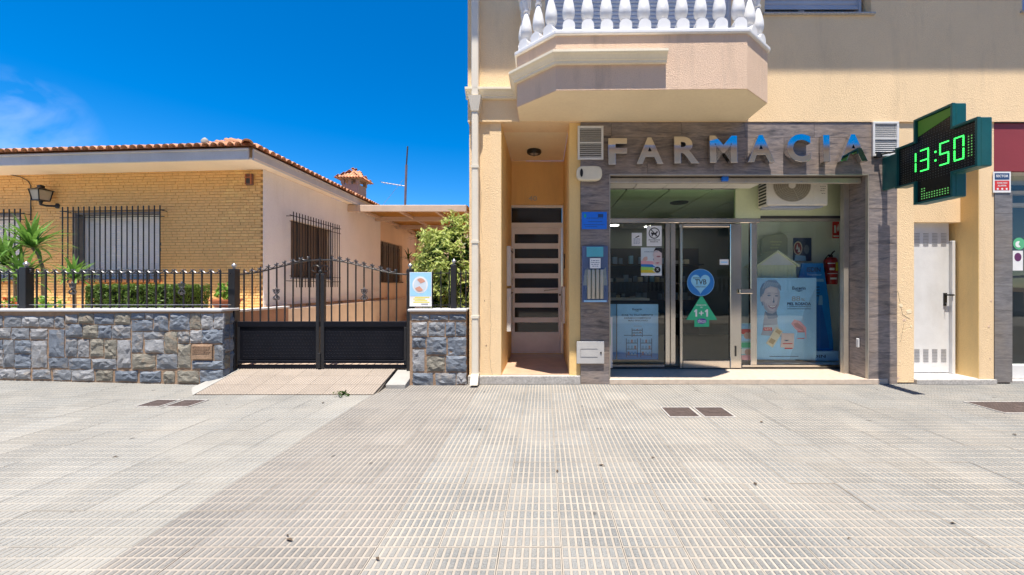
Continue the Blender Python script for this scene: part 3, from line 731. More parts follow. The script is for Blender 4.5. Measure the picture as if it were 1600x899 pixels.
def grille(name, xa, xb, z0, z1, y, n, frame, parent, ext=.07):
    g_ = MB(); g_.box(xa - ext, xb + ext, y - .006, y + .006, z1 - .085, z1 - .073); grl = g_.build(name, M['iron'], parent, frame)
    B('grille_rail', M['iron'], grl, xa - ext, xb + ext, y - .006, y + .006, z1 - .205, z1 - .193, frame=frame)
    B('grille_rail', M['iron'], grl, xa - ext, xb + ext, y - .006, y + .006, z0 + .12, z0 + .132, frame=frame)
    B('grille_rail', M['iron'], grl, xa - ext, xb + ext, y - .006, y + .006, z0 + .22, z0 + .232, frame=frame)
    p = None
    for i in range(n):
        mw = frame @ Matrix.Translation((xa + (xb - xa) * i / (n - 1), y - .012, z0))
        p = p and inst(p, mw, grl) or MB().box(-.0065, .0065, -.0065, .0065, 0, z1 - z0).build('grille_bar', M['iron'], grl, mw, origin=(0, 0, 0))
    m = MB()
    for xx in (xa, xb): m.box(xx - .006, xx + .006, y, y + .13, z1 - .09, z1 - .078); m.box(xx - .006, xx + .006, y, y + .13, z0 + .125, z0 + .137)
    m.build('grille_bracket', M['iron'], grl, frame)
    return grl
def shutter(parent, x0, x1, z0, z1, y, mt, frame, pitch=.05, name='shutter'):
    m = MB(); z = z0
    while z < z1 - .005:
        h = min(pitch, z1 - z); m.add([(x0, y, z), (x1, y, z), (x1, y - .012, z + h * .25), (x0, y - .012, z + h * .25), (x1, y - .012, z + h * .75), (x0, y - .012, z + h * .75), (x1, y, z + h * .97), (x0, y, z + h * .97)],
              [(0, 1, 2, 3), (3, 2, 4, 5), (5, 4, 6, 7)]); z += h
    m.box(x0, x1, y + .001, y + .02, z0, z1)
    return m.build(name, mt, parent, frame)
for q, nb_ in ((w1, 19), (w2, 17)):
    win = MB().box(q[0], q[0] + .03, .001, .28, q[2], q[3]).box(q[1] - .03, q[1], .02, .28, q[2], q[3]).box(q[0] + .031, q[1] - .031, .02, .28, q[3] - .03, q[3]).build('window', M['reveal_stone'], ho, HFm)
    B('sill', M['terracotta'], win, q[0] - .04, q[1] + .04, -.05, .2, q[2] - .05, q[2], frame=HFm, bevel=.006)
    shutter(win, q[0] + .035, q[1] - .035, q[2] + .002, q[3] - .032, .2, M['shutter_pale'], HFm, .045)
    B('guide_rail', M['shutter_pale'], win, q[0] + .031, q[0] + .07, .15, .19, q[2], q[3] - .031, frame=HFm)
    B('guide_rail', M['shutter_pale'], win, q[1] - .06, q[1] - .031, .15, .19, q[2], q[3] - .031, frame=HFm)
B('corner_strip', M['house_white'], ho, -.003, .006, -.013, .042, .88, ZS - .003, frame=HFm)
v = .12
grille('window_grille', HF(99, 0, v)[0], HF(251, 0, v)[0], HF(150, 442, v)[1], HF(150, 323, v)[1], -v, 19, HFm, ho)
grille('window_grille', HF(-110, 0, v)[0], HF(33, 0, v)[0], HF(20, 442, v)[1], HF(20, 327, v)[1], -v, 18, HFm, ho)
# side wall, running away along the drive
sw = [(7.75, 9.25, 1.50, 2.68), (11.95, 13.85, 1.47, 2.76)]
SF = Matrix.Translation((-5.11, 7.0, 0)) @ Matrix.Rotation(R(90), 4, 'Z')     # local x runs into the depth, local -y faces the drive
loc = lambda Y: Y - 7.0
holes = [(loc(a), loc(b), c, d) for a, b, c, d in sw]
wall_open(.040, 5.0, .88, ZS, [holes[0]], 0, .06).build('side_wall', M['house_white'], ho, SF)
wall_open(5.0, 8.4, .88, ZS, [holes[1]], .001, .06).build('side_wall', M['house_peach'], ho, SF)
B('plinth', M['tan_mortar'], ho, .040, 8.4, -.012, .25, -.1, .879, frame=SF); pl_ = bpy.data.objects['plinth']; tp = None
for j in range(5):
    x = .02 + (j % 2) * .1
    while x < 5.6:
        ln = random.choice((.16, .2, .26)); mw = SF @ Matrix.Translation((x + ln / 2, -.016, .1765 + .176 * (j - 1) + .26 - .088)) @ Matrix.Diagonal((ln - .015, .03, .16, 1))
        if tp is None: tp = MB().box(-.5, .5, -.5, .5, -.5, .5).build('plinth_tile', mat('tan_plinth_stone', (.52, .33, .19), .8, var=.2, scale=8, rand=.5), pl_, mw, origin=(0, 0, 0))
        else: inst(tp, mw, pl_)
        x += ln
B('plinth_cap', mat('dark_plinth_cap', (.24, .15, .09), .8), ho, 0, 5.6, -.035, .0, .88, .9, frame=SF)
for k, q in enumerate(holes):
    win = MB().box(q[0], q[1], .12, .16, q[2], q[3]).build('window', mat('dark_shutter%d' % k, (.12, .085, .065), .6), ho, SF)
    for a_, b_, c_, d_ in ((q[0] - .03, q[0], q[2], q[3]), (q[1], q[1] + .03, q[2], q[3]), (q[0] - .03, q[1] + .03, q[3], q[3] + .03), (q[0] - .03, q[1] + .03, q[2] - .03, q[2] - .001)):
        B('window_reveal', M['house_peach'], win, a_, b_, .0605, .165, c_, d_, frame=SF)
    m = MB()
    for i in range(1, 4): m.box(q[0] + i * (q[1] - q[0]) / 4 - .015, q[0] + i * (q[1] - q[0]) / 4 + .015, .10, .119, q[2], q[3])
    m.build('mullion', M['room_dark'], win, SF)
    B('sill', M['iron_navy'] if k else M['shutter_blue'], win, q[0] - .02, q[1] + .02, -.03, .0595, q[2] - .03, q[2] - .002, frame=SF)
grille('window_grille', .60, 2.30, 1.30, 2.80, -.14, 19, SF, ho, .09)
grille('window_grille', 5.0, 6.7, 1.50, 2.65, .06, 10, SF, ho, 0)
B('side_pier', M['house_peach'], ho, 5.45, 5.75, -.06, -.0, .901, 1.42, frame=SF)
# eaves
B('soffit', M['soffit'], ho, -9.5, .215, -.545, .013, ZS, ZS + .03, frame=HFm)
B('soffit', M['soffit'], ho, -.545, 8.6, -.236, -.001, ZS + .003, ZS + .031, frame=SF)
zf = PZ(231, 6.45)
B('fascia', M['fascia'], ho, -9.5, .215, -.575, -.546, ZS - .012, zf - .02, frame=HFm, bevel=.008)
B('fascia', M['fascia'], ho, -.55, 8.6, -.235, -.206, ZS - .012, zf - .022, frame=SF, bevel=.008)
m = MB().box(-9.5, .235, -.60, -.5755, zf - .055, zf - .022); m.build('gutter_lip', M['fascia'], ho, HFm, bevel=.006)
MB().box(-.58, 8.6, -.26, -.2355, zf - .057, zf - .024).build('gutter_lip', M['fascia'], ho, SF, bevel=.006)
# roof: deck, then barrel tiles course by course
zr0 = zf - .015; sl = .34
ro = MB()
ro.add([(-9.6, -.6, zr0), (.22, -.6, zr0), (-3.9, 3.6, zr0 + sl * 4.2), (-9.6, 3.6, zr0 + sl * 4.2)], [(0, 1, 2, 3)])
roof = ro.build('roof', M['mortar'], ho, HFm)
ro = MB().add([(-.6, -.25, zr0), (8.6, -.25, zr0), (8.6, 3.95, zr0 + sl * 4.2), (3.6, 3.95, zr0 + sl * 4.2)], [(0, 1, 2, 3)]); ro.build('roof_slope', M['mortar'], roof, SF)
def barrel(r=.068, Ln=.40, th=.013, n=7):
    m = MB(); vs = []
    for y in (0, Ln):
        k = 1 - .12 * (y > 0)
        for rr in (r, r - th):
            for i in range(n + 1):
                a = math.pi * i / n; vs.append((-rr * k * math.cos(a), y, rr * k * .96 * math.sin(a)))
    q = n + 1; fs = []
    for i in range(n):
        fs.append((i, i + 1, 2 * q + i + 1, 2 * q + i)[::-1]); fs.append((q + i, 3 * q + i, 3 * q + i + 1, q + i + 1)[::-1]); fs.append((i, q + i, q + i + 1, i + 1)[::-1]); fs.append((2 * q + i, 2 * q + i + 1, 3 * q + i + 1, 3 * q + i)[::-1])
    m.add(vs, fs)
    m.add([(r * .8, 0, .012), (r * 1.35, 0, .012), (r * 1.35, Ln, .012), (r * .8, Ln, .012)], [(0, 1, 2, 3)])
    return m
tile = barrel(); tps = None; field = {0: MB(), 1: MB()}; ntile = 0
frames = (HFm, SF)
jobs = []
for c in range(46):
    d = .1 + c * .1455
    for r in range(12):
        if .345 * r < d + .05: jobs.append((0, .22 - d, -.66 + .345 * r, r, c))
for c in range(62):
    d = .1 + c * .1455
    for r in range(12):
        if .345 * r < d + .05: jobs.append((1, -.6 + d, -.31 + .345 * r, r, c))
jobs.sort(key=lambda j: (j[3], j[4]))
for s_, x, y, r, c in jobs:
    y += random.uniform(-.012, .012)
    mw = frames[s_] @ Matrix.Translation((x + random.uniform(-.005, .005), y, zr0 + .026 + sl * (y + (.6 if s_ == 0 else .25)) + .012 * (r > 0))) @ Matrix.Rotation(math.atan(sl) - .03, 4, 'X') @ Matrix.Rotation(random.uniform(-.03, .03), 4, 'Z')
    if ntile < 282:
        if tps is None: tps = tile.build('roof_tile', M['terracotta'], roof, mw, origin=(0, 0, 0), smooth=35)
        else: inst(tps, mw, roof)
        ntile += 1
    else:
        f_ = field[s_]; n0 = len(f_.v); f_.v += [tuple(mw @ Vector(p)) for p in tile.v]; f_.f += [tuple(q + n0 for q in f) for f in tile.f]; f_.mi += tile.mi
for f_ in field.values(): f_.build('tile_field', M['terracotta'], roof, kind='stuff', smooth=35)
hip = barrel(.082, .42, .014); hp = None
for k in range(13):
    d = k * .36 - .06
    mw = HFm @ Matrix.Translation((.24 - d * .97, -.62 + d, zr0 + .05 + sl * d)) @ Matrix.Rotation(R(44), 4, 'Z') @ Matrix.Rotation(math.atan(sl / 1.41) + (-.10 if k == 0 else 0), 4, 'X')
    hp = hp and inst(hp, mw, roof) or hip.build('hip_tile', M['terracotta'], roof, mw, origin=(0, 0, 0), smooth=35)
MB().lathe([(.05, 0), (.055, .05), (.03, .085), (.01, .1)], HFm @ Vector((HF(316, 0, .45)[0], -.4, zr0 + .16)), 10).build('vent_cap', M['cement'], roof, smooth=50)
# chimney with its own small tiled roof
YC = 12.6; cx, cz = PX(553.5, YC), PZ(306, YC)
chm = MB().box(cx - .27, cx + .27, YC - .27, YC + .27, 3.6, PZ(291, YC)).build('chimney', M['cement'], roof)
m = MB()
for sx in (-1, 1):
    for sy in (-1, 1): m.box(cx + sx * .24 - .05, cx + sx * .24 + .05, YC + sy * .24 - .05, YC + sy * .24 + .05, PZ(290.9, YC), PZ(283.5, YC))
m.box(cx - .05, cx + .05, YC - .29, YC - .19, PZ(290.9, YC), PZ(283.5, YC))
m.build('chimney_pillar', M['cement'], chm)
zt0, zt1 = PZ(283, YC), PZ(268.5, YC); hw = .40
m = MB().add([(cx - hw, YC - hw, zt0), (cx + hw, YC - hw, zt0), (cx + hw, YC + hw, zt0), (cx - hw, YC + hw, zt0), (cx, YC, zt1)], [(0, 3, 2, 1), (0, 1, 4), (1, 2, 4), (2, 3, 4), (3, 0, 4)]); m.build('chimney_cap', M['cement'], chm)
ct = barrel(.045, .17, .01, 5); ctp = None
s2 = (zt1 - zt0) / hw
for side in range(4):
    rot = Matrix.Translation((cx, YC, 0)) @ Matrix.Rotation(side * math.pi / 2, 4, 'Z')
    for c in range(-4, 5):
        for r in range(4):
            y = -hw - .03 + r * .13
            if abs(c * .095) < -y + .02:
                mw = rot @ Matrix.Translation((c * .095, y, zt0 + .012 + s2 * (y + hw))) @ Matrix.Rotation(math.atan(s2), 4, 'X')
                ctp = ctp and inst(ctp, mw, chm) or ct.build('cap_tile', M['terracotta'], chm, mw, origin=(0, 0, 0), smooth=35)
MB().lathe([(.06, 0), (.07, .05), (.03, .09)], (cx, YC, zt1), 8).build('cap_knob', M['terracotta'], chm)
# wall lantern, junction box, cable
yl = -.16; lx, lz = HF(64, 303, .16)
lan = thing('wall_lantern', 'black iron lantern with frosted panes on the yellow brick wall', 'lamp', HFm @ Vector((lx, 0, lz)))
cage = MB(); a = .115
for sx in (-1, 1):
    for sy in (-1, 1): cage.tube([(lx + sx * .075, yl + sy * .075, lz - .12), (lx + sx * .10, yl + sy * .10, lz + .06)], .008, 5)
cage.box(lx - .08, lx + .08, yl - .08, yl + .08, lz - .135, lz - .12); cage.build('cage', M['iron'], lan, HFm)
MB().add([(lx - .07, yl - .07, lz - .118), (lx + .07, yl - .07, lz - .118), (lx + .07, yl + .07, lz - .118), (lx - .07, yl + .07, lz - .118), (lx - .095, yl - .095, lz + .058), (lx + .095, yl - .095, lz + .058), (lx + .095, yl + .095, lz + .058), (lx - .095, yl + .095, lz + .058)],
        [(0, 1, 5, 4), (1, 2, 6, 5), (2, 3, 7, 6), (3, 0, 4, 7), (0, 3, 2, 1), (4, 5, 6, 7)]).build('frosted_pane', flat('frosted_pane', (.45, .40, .32), .3), lan, HFm)
MB().lathe([(.165, .06), (.15, .075), (.07, .10), (.045, .115), (.05, .15), (.02, .165)], (lx, yl, lz), 4).build('lantern_cap', M['iron'], lan, HFm @ Matrix.Translation((lx, yl, 0)) @ Matrix.Rotation(R(45), 4, 'Z') @ Matrix.Translation((-lx, -yl, 0)))
MB().tube([(lx, yl, lz - .135), (lx, yl, lz - .2), (lx + .04, yl + .05, lz - .215), (lx + .12, .0, lz - .2)], [.03, .022, .02, .02], 8).lathe([(.05, 0), (.05, -.02), (.03, -.035)], (lx + .12, 0, lz - .2), 12, 'Y').build('bracket', M['iron'], lan, HFm, smooth=50)
jx, jz = HF(392, 281)
jb = thing('bulkhead_lamp', 'small square brown caged lamp high on the brick wall by the corner', 'lamp', HFm @ Vector((jx, 0, jz)))
MB().box(jx - .07, jx + .07, -.05, -.008, jz - .11, jz + .10).build('housing', mat('brown_lamp_metal', (.20, .10, .07), .6), jb, HFm, bevel=.012)
MB().box(jx - .045, jx + .045, -.062, -.051, jz - .08, jz + .0).build('lens', M['room_dark'], jb, HFm, bevel=.01)
m = MB()
for k in (-.05, .05): m.box(jx + k - .007, jx + k + .007, -.07, -.0505, jz - .1, jz + .09)
m.box(jx - .07, jx + .07, -.074, -.063, jz + .02, jz + .034); m.build('cage', M['pot'], jb, HFm)
c1 = [HF(-40, 266, .03), HF(0, 270, .03), HF(30, 276, .03), HF(43, 283, .03), HF(47, 290, .03), HF(47, 345, .03)]
tag(MB().tube([(x, -.02, z) for x, z in c1], .007, 6).build('cable', M['iron'], None, HFm, smooth=60), 'black cable running along the brick wall beside the lantern', 'cable')
# television mast behind the roof
ya = 15.5
an = thing('antenna_mast', 'thin rusty television antenna mast standing against the blue sky', 'antenna', (PX(631, ya), ya, 3.4))
MB().tube([(PX(631.5, ya), ya, 3.3), (PX(635, ya), ya, PZ(258, ya))], .05, 6).build('mast', mat('rusty_mast', (.16, .13, .15), .6), an)
MB().tube([(PX(635, ya), ya, PZ(258, ya)), (PX(637, ya), ya, PZ(229, ya))], .032, 6).build('mast_top', M['room_dark'], an)
m = MB().tube([(PX(596, ya), ya, PZ(285, ya)), (PX(633, ya), ya, PZ(291, ya))], .014, 5)
for k in range(7): m.tube([(PX(598 + 5 * k, ya), ya - .25 + .02 * k, PZ(285.5 + .8 * k, ya)), (PX(598 + 5 * k, ya), ya + .25 - .02 * k, PZ(285.5 + .8 * k, ya))], .008, 4)
m.build('aerial', M['zinc'], an)
MB().tube([(PX(630, ya), ya, PZ(281, ya)), (PX(594, ya), ya + .2, PZ(320, ya))], .006, 4).build('guy_wire', M['zinc'], an)
# carport roof of cane over the drive and wall behind
cp = thing('carport_canopy', 'flat cane-covered carport roof with beige beams beside the bungalow', 'canopy', (-3.2, 10.1, 3.3))
y0, y1, xa, xb = 10.05, 14.75, -5.10, -2.02
B('cane_mat', M['cane'], cp, xa, xb, y0 + .01, y1, 3.415, 3.435)
zc = [PZ(323, y0), PZ(331.5, y0)]
B('beam', M['beam'], cp, xa - .05, xb, y0 - .06, y0, zc[1], zc[0] + .03, bevel=.01)
for yy in (11.6, 13.2, 14.7): B('beam', M['beam'], cp, xa + .02, xb - .02, yy - .05, yy + .05, 3.29, 3.412)
for xx in (-4.95, -3.95, -2.95, -2.15): B('rafter', M['beam'], cp, xx - .035, xx + .035, y0 + .001, y1, 3.345, 3.413) if False else [B('rafter', M['beam'], cp, xx - .035, xx + .035, p + .051, q - .051, 3.345, 3.413) for p, q in ((y0 - .05, 11.6), (11.6, 13.2), (13.2, 14.7))]
m = MB()
x = xa + .03
while x < xb:
    m.tube([(x, y0 + .02, 3.44), (x, y1, 3.44)], .012, 5); x += .026
m.build('cane_stems', M['cane'], cp, kind='stuff')
B('post', M['beam'], cp, -2.2, -2.1, 12.0, 12.1, .165, 3.28)
bw = B('back_wall', M['house_peach'], None, -5.35, -1.05, 15.2, 15.45, 0, 3.40)
tag(bw, 'peach rendered yard wall closing the drive below the carport roof', 'wall')
gw = thing('garden_side_wall', 'low reddish retaining wall at the edge of the raised front garden', 'wall', (-4.7, 6, .165))
B('wall_face', mat('red_retaining_wall', (.30, .17, .11), .85), gw, -4.749, -4.66, 5.43, 7.0, .0, .93); B('coping', M['coping'], gw, -4.78, -4.63, 5.435, 7.0, .931, .965, bevel=.006)

# ------------------------------------------------------------------ plants
def leaf_blade(Ln, wd, droop, fold=.25, n=6):
    m = MB(); vs = []
    for i in range(n + 1):
        t = i / n; ww = wd * (math.sin(math.pi * min(1, .18 + t * .82)) ** .8) * (1 if t < 1 else 0) + .0008
        y = Ln * t * math.cos(droop * t * .7); z = Ln * t * .12 - droop * Ln * .55 * t * t
        vs += [(-ww, y, z + ww * fold), (0, y, z), (ww, y, z + ww * fold)]
    fs = []
    for i in range(n):
        a = 3 * i; fs += [(a, a + 1, a + 4, a + 3), (a + 1, a + 2, a + 5, a + 4)]
    return m.add(vs, fs)
def rosette(parent, c, n, Ln, wd, protos, mt, up=.3):
    for k in range(n):
        i = k % 3; az = k * 2.399 + random.uniform(-.2, .2); t = k / n; el = R(84 - 92 * t ** 1.25) + random.uniform(-.12, .12)
        s_ = random.uniform(.8, 1.12)
        mw = Matrix.Translation(c) @ Matrix.Rotation(az, 4, 'Z') @ Matrix.Rotation(el, 4, 'X') @ Matrix.Scale(s_, 4)
        if i not in protos: protos[i] = leaf_blade(Ln, wd, (.35, .7, 1.0)[i]).build('leaf', mt, parent, mw, origin=(0, 0, 0), smooth=60)
        else: inst(protos[i], mw, parent)
Yp = 6.25
yu = thing('yucca_plant', 'tall spiky yucca with several leaf heads beside the railing post and far brick window', 'plant', (PX(50, Yp), Yp, .9))
MB().tube([(PX(68, Yp), Yp, .88), (PX(67, Yp), Yp, PZ(420, Yp)), (PX(60, Yp), Yp, PZ(398, Yp)), (PX(50, Yp), Yp, PZ(385, Yp))], [.025, .022, .02, .028], 8).build('stem', M['stem'], yu, smooth=60)
MB().tube([(PX(26, Yp), Yp, .88), (PX(24, Yp), Yp, PZ(430, Yp)), (PX(12, Yp), Yp, PZ(415, Yp))], [.028, .024, .03], 8).build('stem', M['stem'], yu, smooth=60)
prY = {}
rosette(yu, (PX(49, Yp), Yp, PZ(388, Yp)), 64, .60, .022, prY, M['yucca'])
rosette(yu, (PX(8, Yp), Yp, PZ(416, Yp)), 58, .60, .023, prY, M['yucca'])
rosette(yu, (PX(34, Yp - .2), Yp - .2, PZ(440, Yp - .2)), 46, .5, .020, prY, M['yucca'])
Yq = 6.1
y2 = thing('small_yucca', 'small green yucca between the railing post and the clipped hedge', 'plant', (PX(116, Yq), Yq, .9))
MB().tube([(PX(117, Yq), Yq, .88), (PX(116, Yq), Yq, PZ(440, Yq))], .02, 8).build('stem', M['stem'], y2)
rosette(y2, (PX(116, Yq), Yq, PZ(437, Yq)), 50, .40, .019, {}, M['yucca'])
def leaves(n, sampler, size, mt, name, parent, aspect=.42, up=.3):
    """many folded leaves as one mesh; sampler -> (n,3) positions, (n,3) outward directions"""
    P, D = sampler(n); D = D + rng.normal(0, .55, D.shape); D[:, 2] += up; D /= np.linalg.norm(D, axis=1)[:, None]
    rnd = rng.normal(0, 1, D.shape); Tn = np.cross(D, rnd); Tn /= np.linalg.norm(Tn, axis=1)[:, None]; Bn = np.cross(D, Tn)
    s_ = size * rng.uniform(.6, 1.3, (n, 1)); wd = s_ * aspect
    p0 = P - Tn * s_ * .5; p1 = P + Bn * wd * .5 + D * wd * .12; p2 = P + Tn * s_ * .5 - D * s_ * .12; p3 = P - Bn * wd * .5 + D * wd * .12
    V = np.stack([p0, p1, p2, p3], 1).reshape(-1, 3)
    Fc = [(4 * i, 4 * i + 1, 4 * i + 2) for i in range(n)] + [(4 * i, 4 * i + 2, 4 * i + 3) for i in range(n)]
    me = bpy.data.meshes.new(name); me.from_pydata(V.tolist(), [], Fc); me.materials.append(mt)
    o = bpy.data.objects.new(name, me); link(o, parent, Matrix()); o['kind'] = 'stuff'; return o
def box_sampler(x0, x1, y0, y1, z0, z1, r=.03):
    def f(n):
        lo, hi = np.array([x0, y0, z0]), np.array([x1, y1, z1]); ar = [(hi - lo)[1] * (hi - lo)[2], (hi - lo)[0] * (hi - lo)[2], (hi - lo)[0] * (hi - lo)[1]]
        ax = rng.choice(3, n, p=np.array(ar) / sum(ar)); sd_ = rng.integers(0, 2, n); P = lo + rng.random((n, 3)) * (hi - lo); D = np.zeros((n, 3))
        for a in range(3):
            q = ax == a; P[q, a] = np.where(sd_[q] == 1, hi[a], lo[a]); D[q, a] = sd_[q] * 2 - 1
        lump = .018 * np.sin(P[:, 0] * 17 + P[:, 2] * 11) + .014 * np.sin(P[:, 0] * 41 + P[:, 1] * 31 + 2)
        P = P + D * (lump[:, None] - np.abs(rng.normal(0, r, (n, 1)))); return P, D
    return f
Yh = 5.72
hx0, hx1, hz1 = PX(131, Yh), PX(267, Yh), PZ(446.5, Yh)
hg = thing('clipped_hedge', 'dense clipped dark green box hedge behind the iron railing', 'hedge', ((hx0 + hx1) / 2, 6.0, .9))
m = MB(); 
for k in range(9): m.tube([(hx0 + .1 + k * (hx1 - hx0 - .2) / 8, 6.0, .88), (hx0 + .1 + k * (hx1 - hx0 - .2) / 8, 6.0, 1.1)], .015, 5)
m.build('stem', M['stem'], hg)
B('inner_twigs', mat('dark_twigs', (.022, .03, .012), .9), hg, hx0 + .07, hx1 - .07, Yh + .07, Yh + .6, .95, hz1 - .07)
leaves(13000, box_sampler(hx0, hx1, Yh, Yh + .68, .93, hz1), .042, M['hedge'], 'foliage', hg, .55)
# variegated shrub by the building: clusters of long leaflets
vs_ = thing('variegated_shrub', 'large bushy shrub with yellow and green variegated leaves behind the stone pier', 'shrub', (-1.55, 6.1, .165))
def shrub_sampler(c, rad, ncl, spread):
    def f(n):
        d = rng.normal(0, 1, (ncl, 3)); d /= np.linalg.norm(d, axis=1)[:, None]; r = rng.uniform(.55, 1.04, (ncl, 1)) ** .6
        lump = 1 + .16 * np.sin(d[:, :1] * 5 + 1) * np.cos(d[:, 2:] * 6)
        cc = np.array(c) + d * r * lump * np.array(rad); k = rng.integers(0, ncl, n)
        off = rng.normal(0, 1, (n, 3)); off /= np.linalg.norm(off, axis=1)[:, None]
        return cc[k] + off * spread * rng.uniform(.3, 1, (n, 1)) + d[k] * spread * .5, d[k] * .6 + off * .6
    return f
m = MB()
for k in range(7):
    a = k * .9; m.tube([(-1.5 + .1 * math.cos(a), 6.1 + .1 * math.sin(a), .1), (-1.5 + .25 * math.cos(a), 6.1 + .25 * math.sin(a), 1.0), (-1.5 + .4 * math.cos(a), 6.1 + .35 * math.sin(a), 1.9)], [.025, .02, .012], 6)
m.build('stem', M['stem'], vs_)
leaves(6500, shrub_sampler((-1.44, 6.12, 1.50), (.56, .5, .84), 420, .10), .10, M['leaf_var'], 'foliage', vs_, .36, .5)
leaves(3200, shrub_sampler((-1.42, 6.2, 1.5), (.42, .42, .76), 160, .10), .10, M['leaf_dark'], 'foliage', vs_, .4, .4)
# dracaena in the shade by the back window
Yd = 13.2
dr = thing('dracaena_plant', 'dark dracaena with two spiky heads in the shade by the back window', 'plant', (PX(645, Yd), Yd, .165))
MB().tube([(PX(648, Yd), Yd, .165), (PX(649, Yd), Yd, PZ(400, Yd)), (PX(654, Yd), Yd, PZ(375, Yd))], .022, 6).build('stem', M['stem'], dr)
MB().tube([(PX(646, Yd), Yd, .5), (PX(639, Yd), Yd, PZ(405, Yd))], .022, 6).build('stem', M['stem'], dr)
pd = {}
rosette(dr, (PX(654, Yd), Yd, PZ(374, Yd)), 26, .40, .016, pd, M['leaf_dark']); rosette(dr, (PX(638, Yd), Yd, PZ(405, Yd)), 26, .40, .016, pd, M['leaf_dark'])
MB().lathe([(.16, 0), (.2, .28), (.22, .3), (.2, .31), (.18, .3)], (PX(648, Yd), Yd, .165), 16).build('pot', M['pot'], dr, smooth=40)
# bowl with a small plant on the wall
Yb = 5.62
bp_ = thing('terracotta_planter', 'red terracotta bowl with a small bright green plant near the gate post', 'planter', (PX(353, Yb), Yb, .98))
MB().lathe([(.12, 0), (.155, .06), (.185, .11), (.20, .115), (.20, .135), (.175, .135), (.16, .10), (.05, .09)], (PX(353, Yb), Yb, PZ(482, Yb)), 20).build('bowl', M['pot'], bp_, smooth=40)
leaves(260, shrub_sampler((PX(353, Yb), Yb, PZ(456, Yb)), (.09, .09, .10), 22, .04), .06, M['weed'], 'foliage', bp_, .5)
def bed(name, px0, px1, py, Y, mt, label, n, cat='plant'):
    o = thing(name, label, cat, (PX((px0 + px1) / 2, Y), Y, .9)); cx = PX((px0 + px1) / 2, Y)
    leaves(n, shrub_sampler((cx, Y, PZ(py, Y)), (PX(px1, Y) - cx, .12, .07), 26, .05), .055, M['weed'], 'foliage', o, .5)
    if mt: leaves(n // 2, shrub_sampler((cx, Y, PZ(py - 1, Y)), (PX(px1, Y) - cx, .14, .07), 20, .04), .045, M[mt], 'flowers', o, .8)
bed('flower_clump', 5, 36, 476, 5.75, 'flower', 'low clump of orange red flowers behind the railing post', 300)
bed('ground_plant', 52, 88, 476, 5.75, None, 'low leafy green plants in the bed under the small yucca', 300)
def weed(px, py, r, n, label, mt='weed', cat='weed'):
    Y = F * EYE / (py - VY); o = thing('pavement_weed', label, cat, (PX(px, Y), Y, gz(PX(px, Y))))
    leaves(n, shrub_sampler((PX(px, Y), Y, gz(PX(px, Y)) + .02), (r, .05, .025), 14, .025), .035, M[mt], 'foliage', o, .45)
weed(235, 598.5, .11, 170, 'bright green weed tuft growing at the foot of the stone wall')
weed(183, 594, .025, 24, 'tiny green sprig at the base of the long stone wall')
weed(535, 619, .08, 90, 'dark green weed on the pavement at the foot of the driveway ramp', 'leaf_dark')
dl = MB()
for px, py in ((505, 630), (449, 838), (452, 845), (1327, 843), (1489, 819), (1190, 660), (1180, 757), (1020, 716), (871, 737), (940, 728), (1585, 680), (180, 715), (590, 875)):
    Y = F * EYE / (py - VY); x = PX(px, Y); a = random.uniform(0, 6); l_ = random.uniform(.012, .028); z = gz(x)
    dl.add([(x + l_ * math.cos(a), Y + l_ * math.sin(a), z + .004), (x - .4 * l_ * math.sin(a), Y + .4 * l_ * math.cos(a), z + .012), (x - l_ * math.cos(a), Y - l_ * math.sin(a), z + .005), (x + .4 * l_ * math.sin(a), Y - .4 * l_ * math.cos(a), z + .010)], [(0, 1, 2), (0, 2, 3)])
tag(dl.build('leaf_litter', mat('dead_leaf', (.10, .07, .045), .8)), 'scattered dead leaf scraps lying on the pavement', 'leaf litter', kind='stuff')
# ------------------------------------------------------------------ apartment building with the shop
bd_ = thing('apartment_building', 'beige stucco apartment building with white balcony over a glazed corner pharmacy', 'building', (2, YF, 0))
UY = 5.19
ZL = 3.55
door1 = (PX(852, UY), PX(1147, UY), 4.24, 6.4); win1 = (PX(1195, UY), PX(1361, UY), PZ(21, UY), 6.3); win2 = (PX(1597, UY), 7.6, PZ(18, UY), 6.3)
wall_open(-1.03, 15.0, ZL, 8.1, [door1, win1, win2], UY, 5.55).build('upper_wall', M['stucco'], bd_)
wall_open(-1.02, 15.0, ZL + .003, 8.1, [], 5.551, 5.6).build('inner_wall', M['room_dark'], bd_)
B('side_wall', M['stucco'], bd_, -1.02, -.70, 5.601, 15.0, 0, 8.1)
B('roof_eave', M['paint'], bd_, -1.06, 15.5, 4.15, 6.2, 8.101, 8.35)
# left pillar, entrance niche
B('pillar', M['stucco'], bd_, -1.018, -.742, 5.232, 6.9, .1, ZL - .001)
B('pillar', M['stucco'], bd_, -.740, -.585, 5.222, 6.9, .1, ZL - .001)
DY = 6.83
nd = (PX(795, DY), PX(882, DY), .116, PZ(320, DY))
wall_open(-.584, .62, .0, ZL, [nd], DY, DY + .15).build('niche_wall', M['stucco_orange'], bd_)
B('niche_side', M['stucco_orange'], bd_, -.5845, -.580, 5.224, DY - .001, .116, ZL)
B('pillar', M['stucco_orange'], bd_, .345, .494, 5.225, DY - .001, .1, ZL - .001)
B('niche_ceiling', M['paint'], bd_, -.579, .344, 5.20, DY - .001, ZL + .002, ZL + .0029 + .08)
B('niche_floor', M['marble'], bd_, -.584, .344, 5.262, DY + .1, 0, .115)
B('step_strip', M['granite'], bd_, -1.03, .492, 5.185, 5.26, 0, .112, bevel=.004)
B('pillar_base', M['granite'], bd_, -1.022, -.586, 5.221, 5.231, .113, .13) if False else None
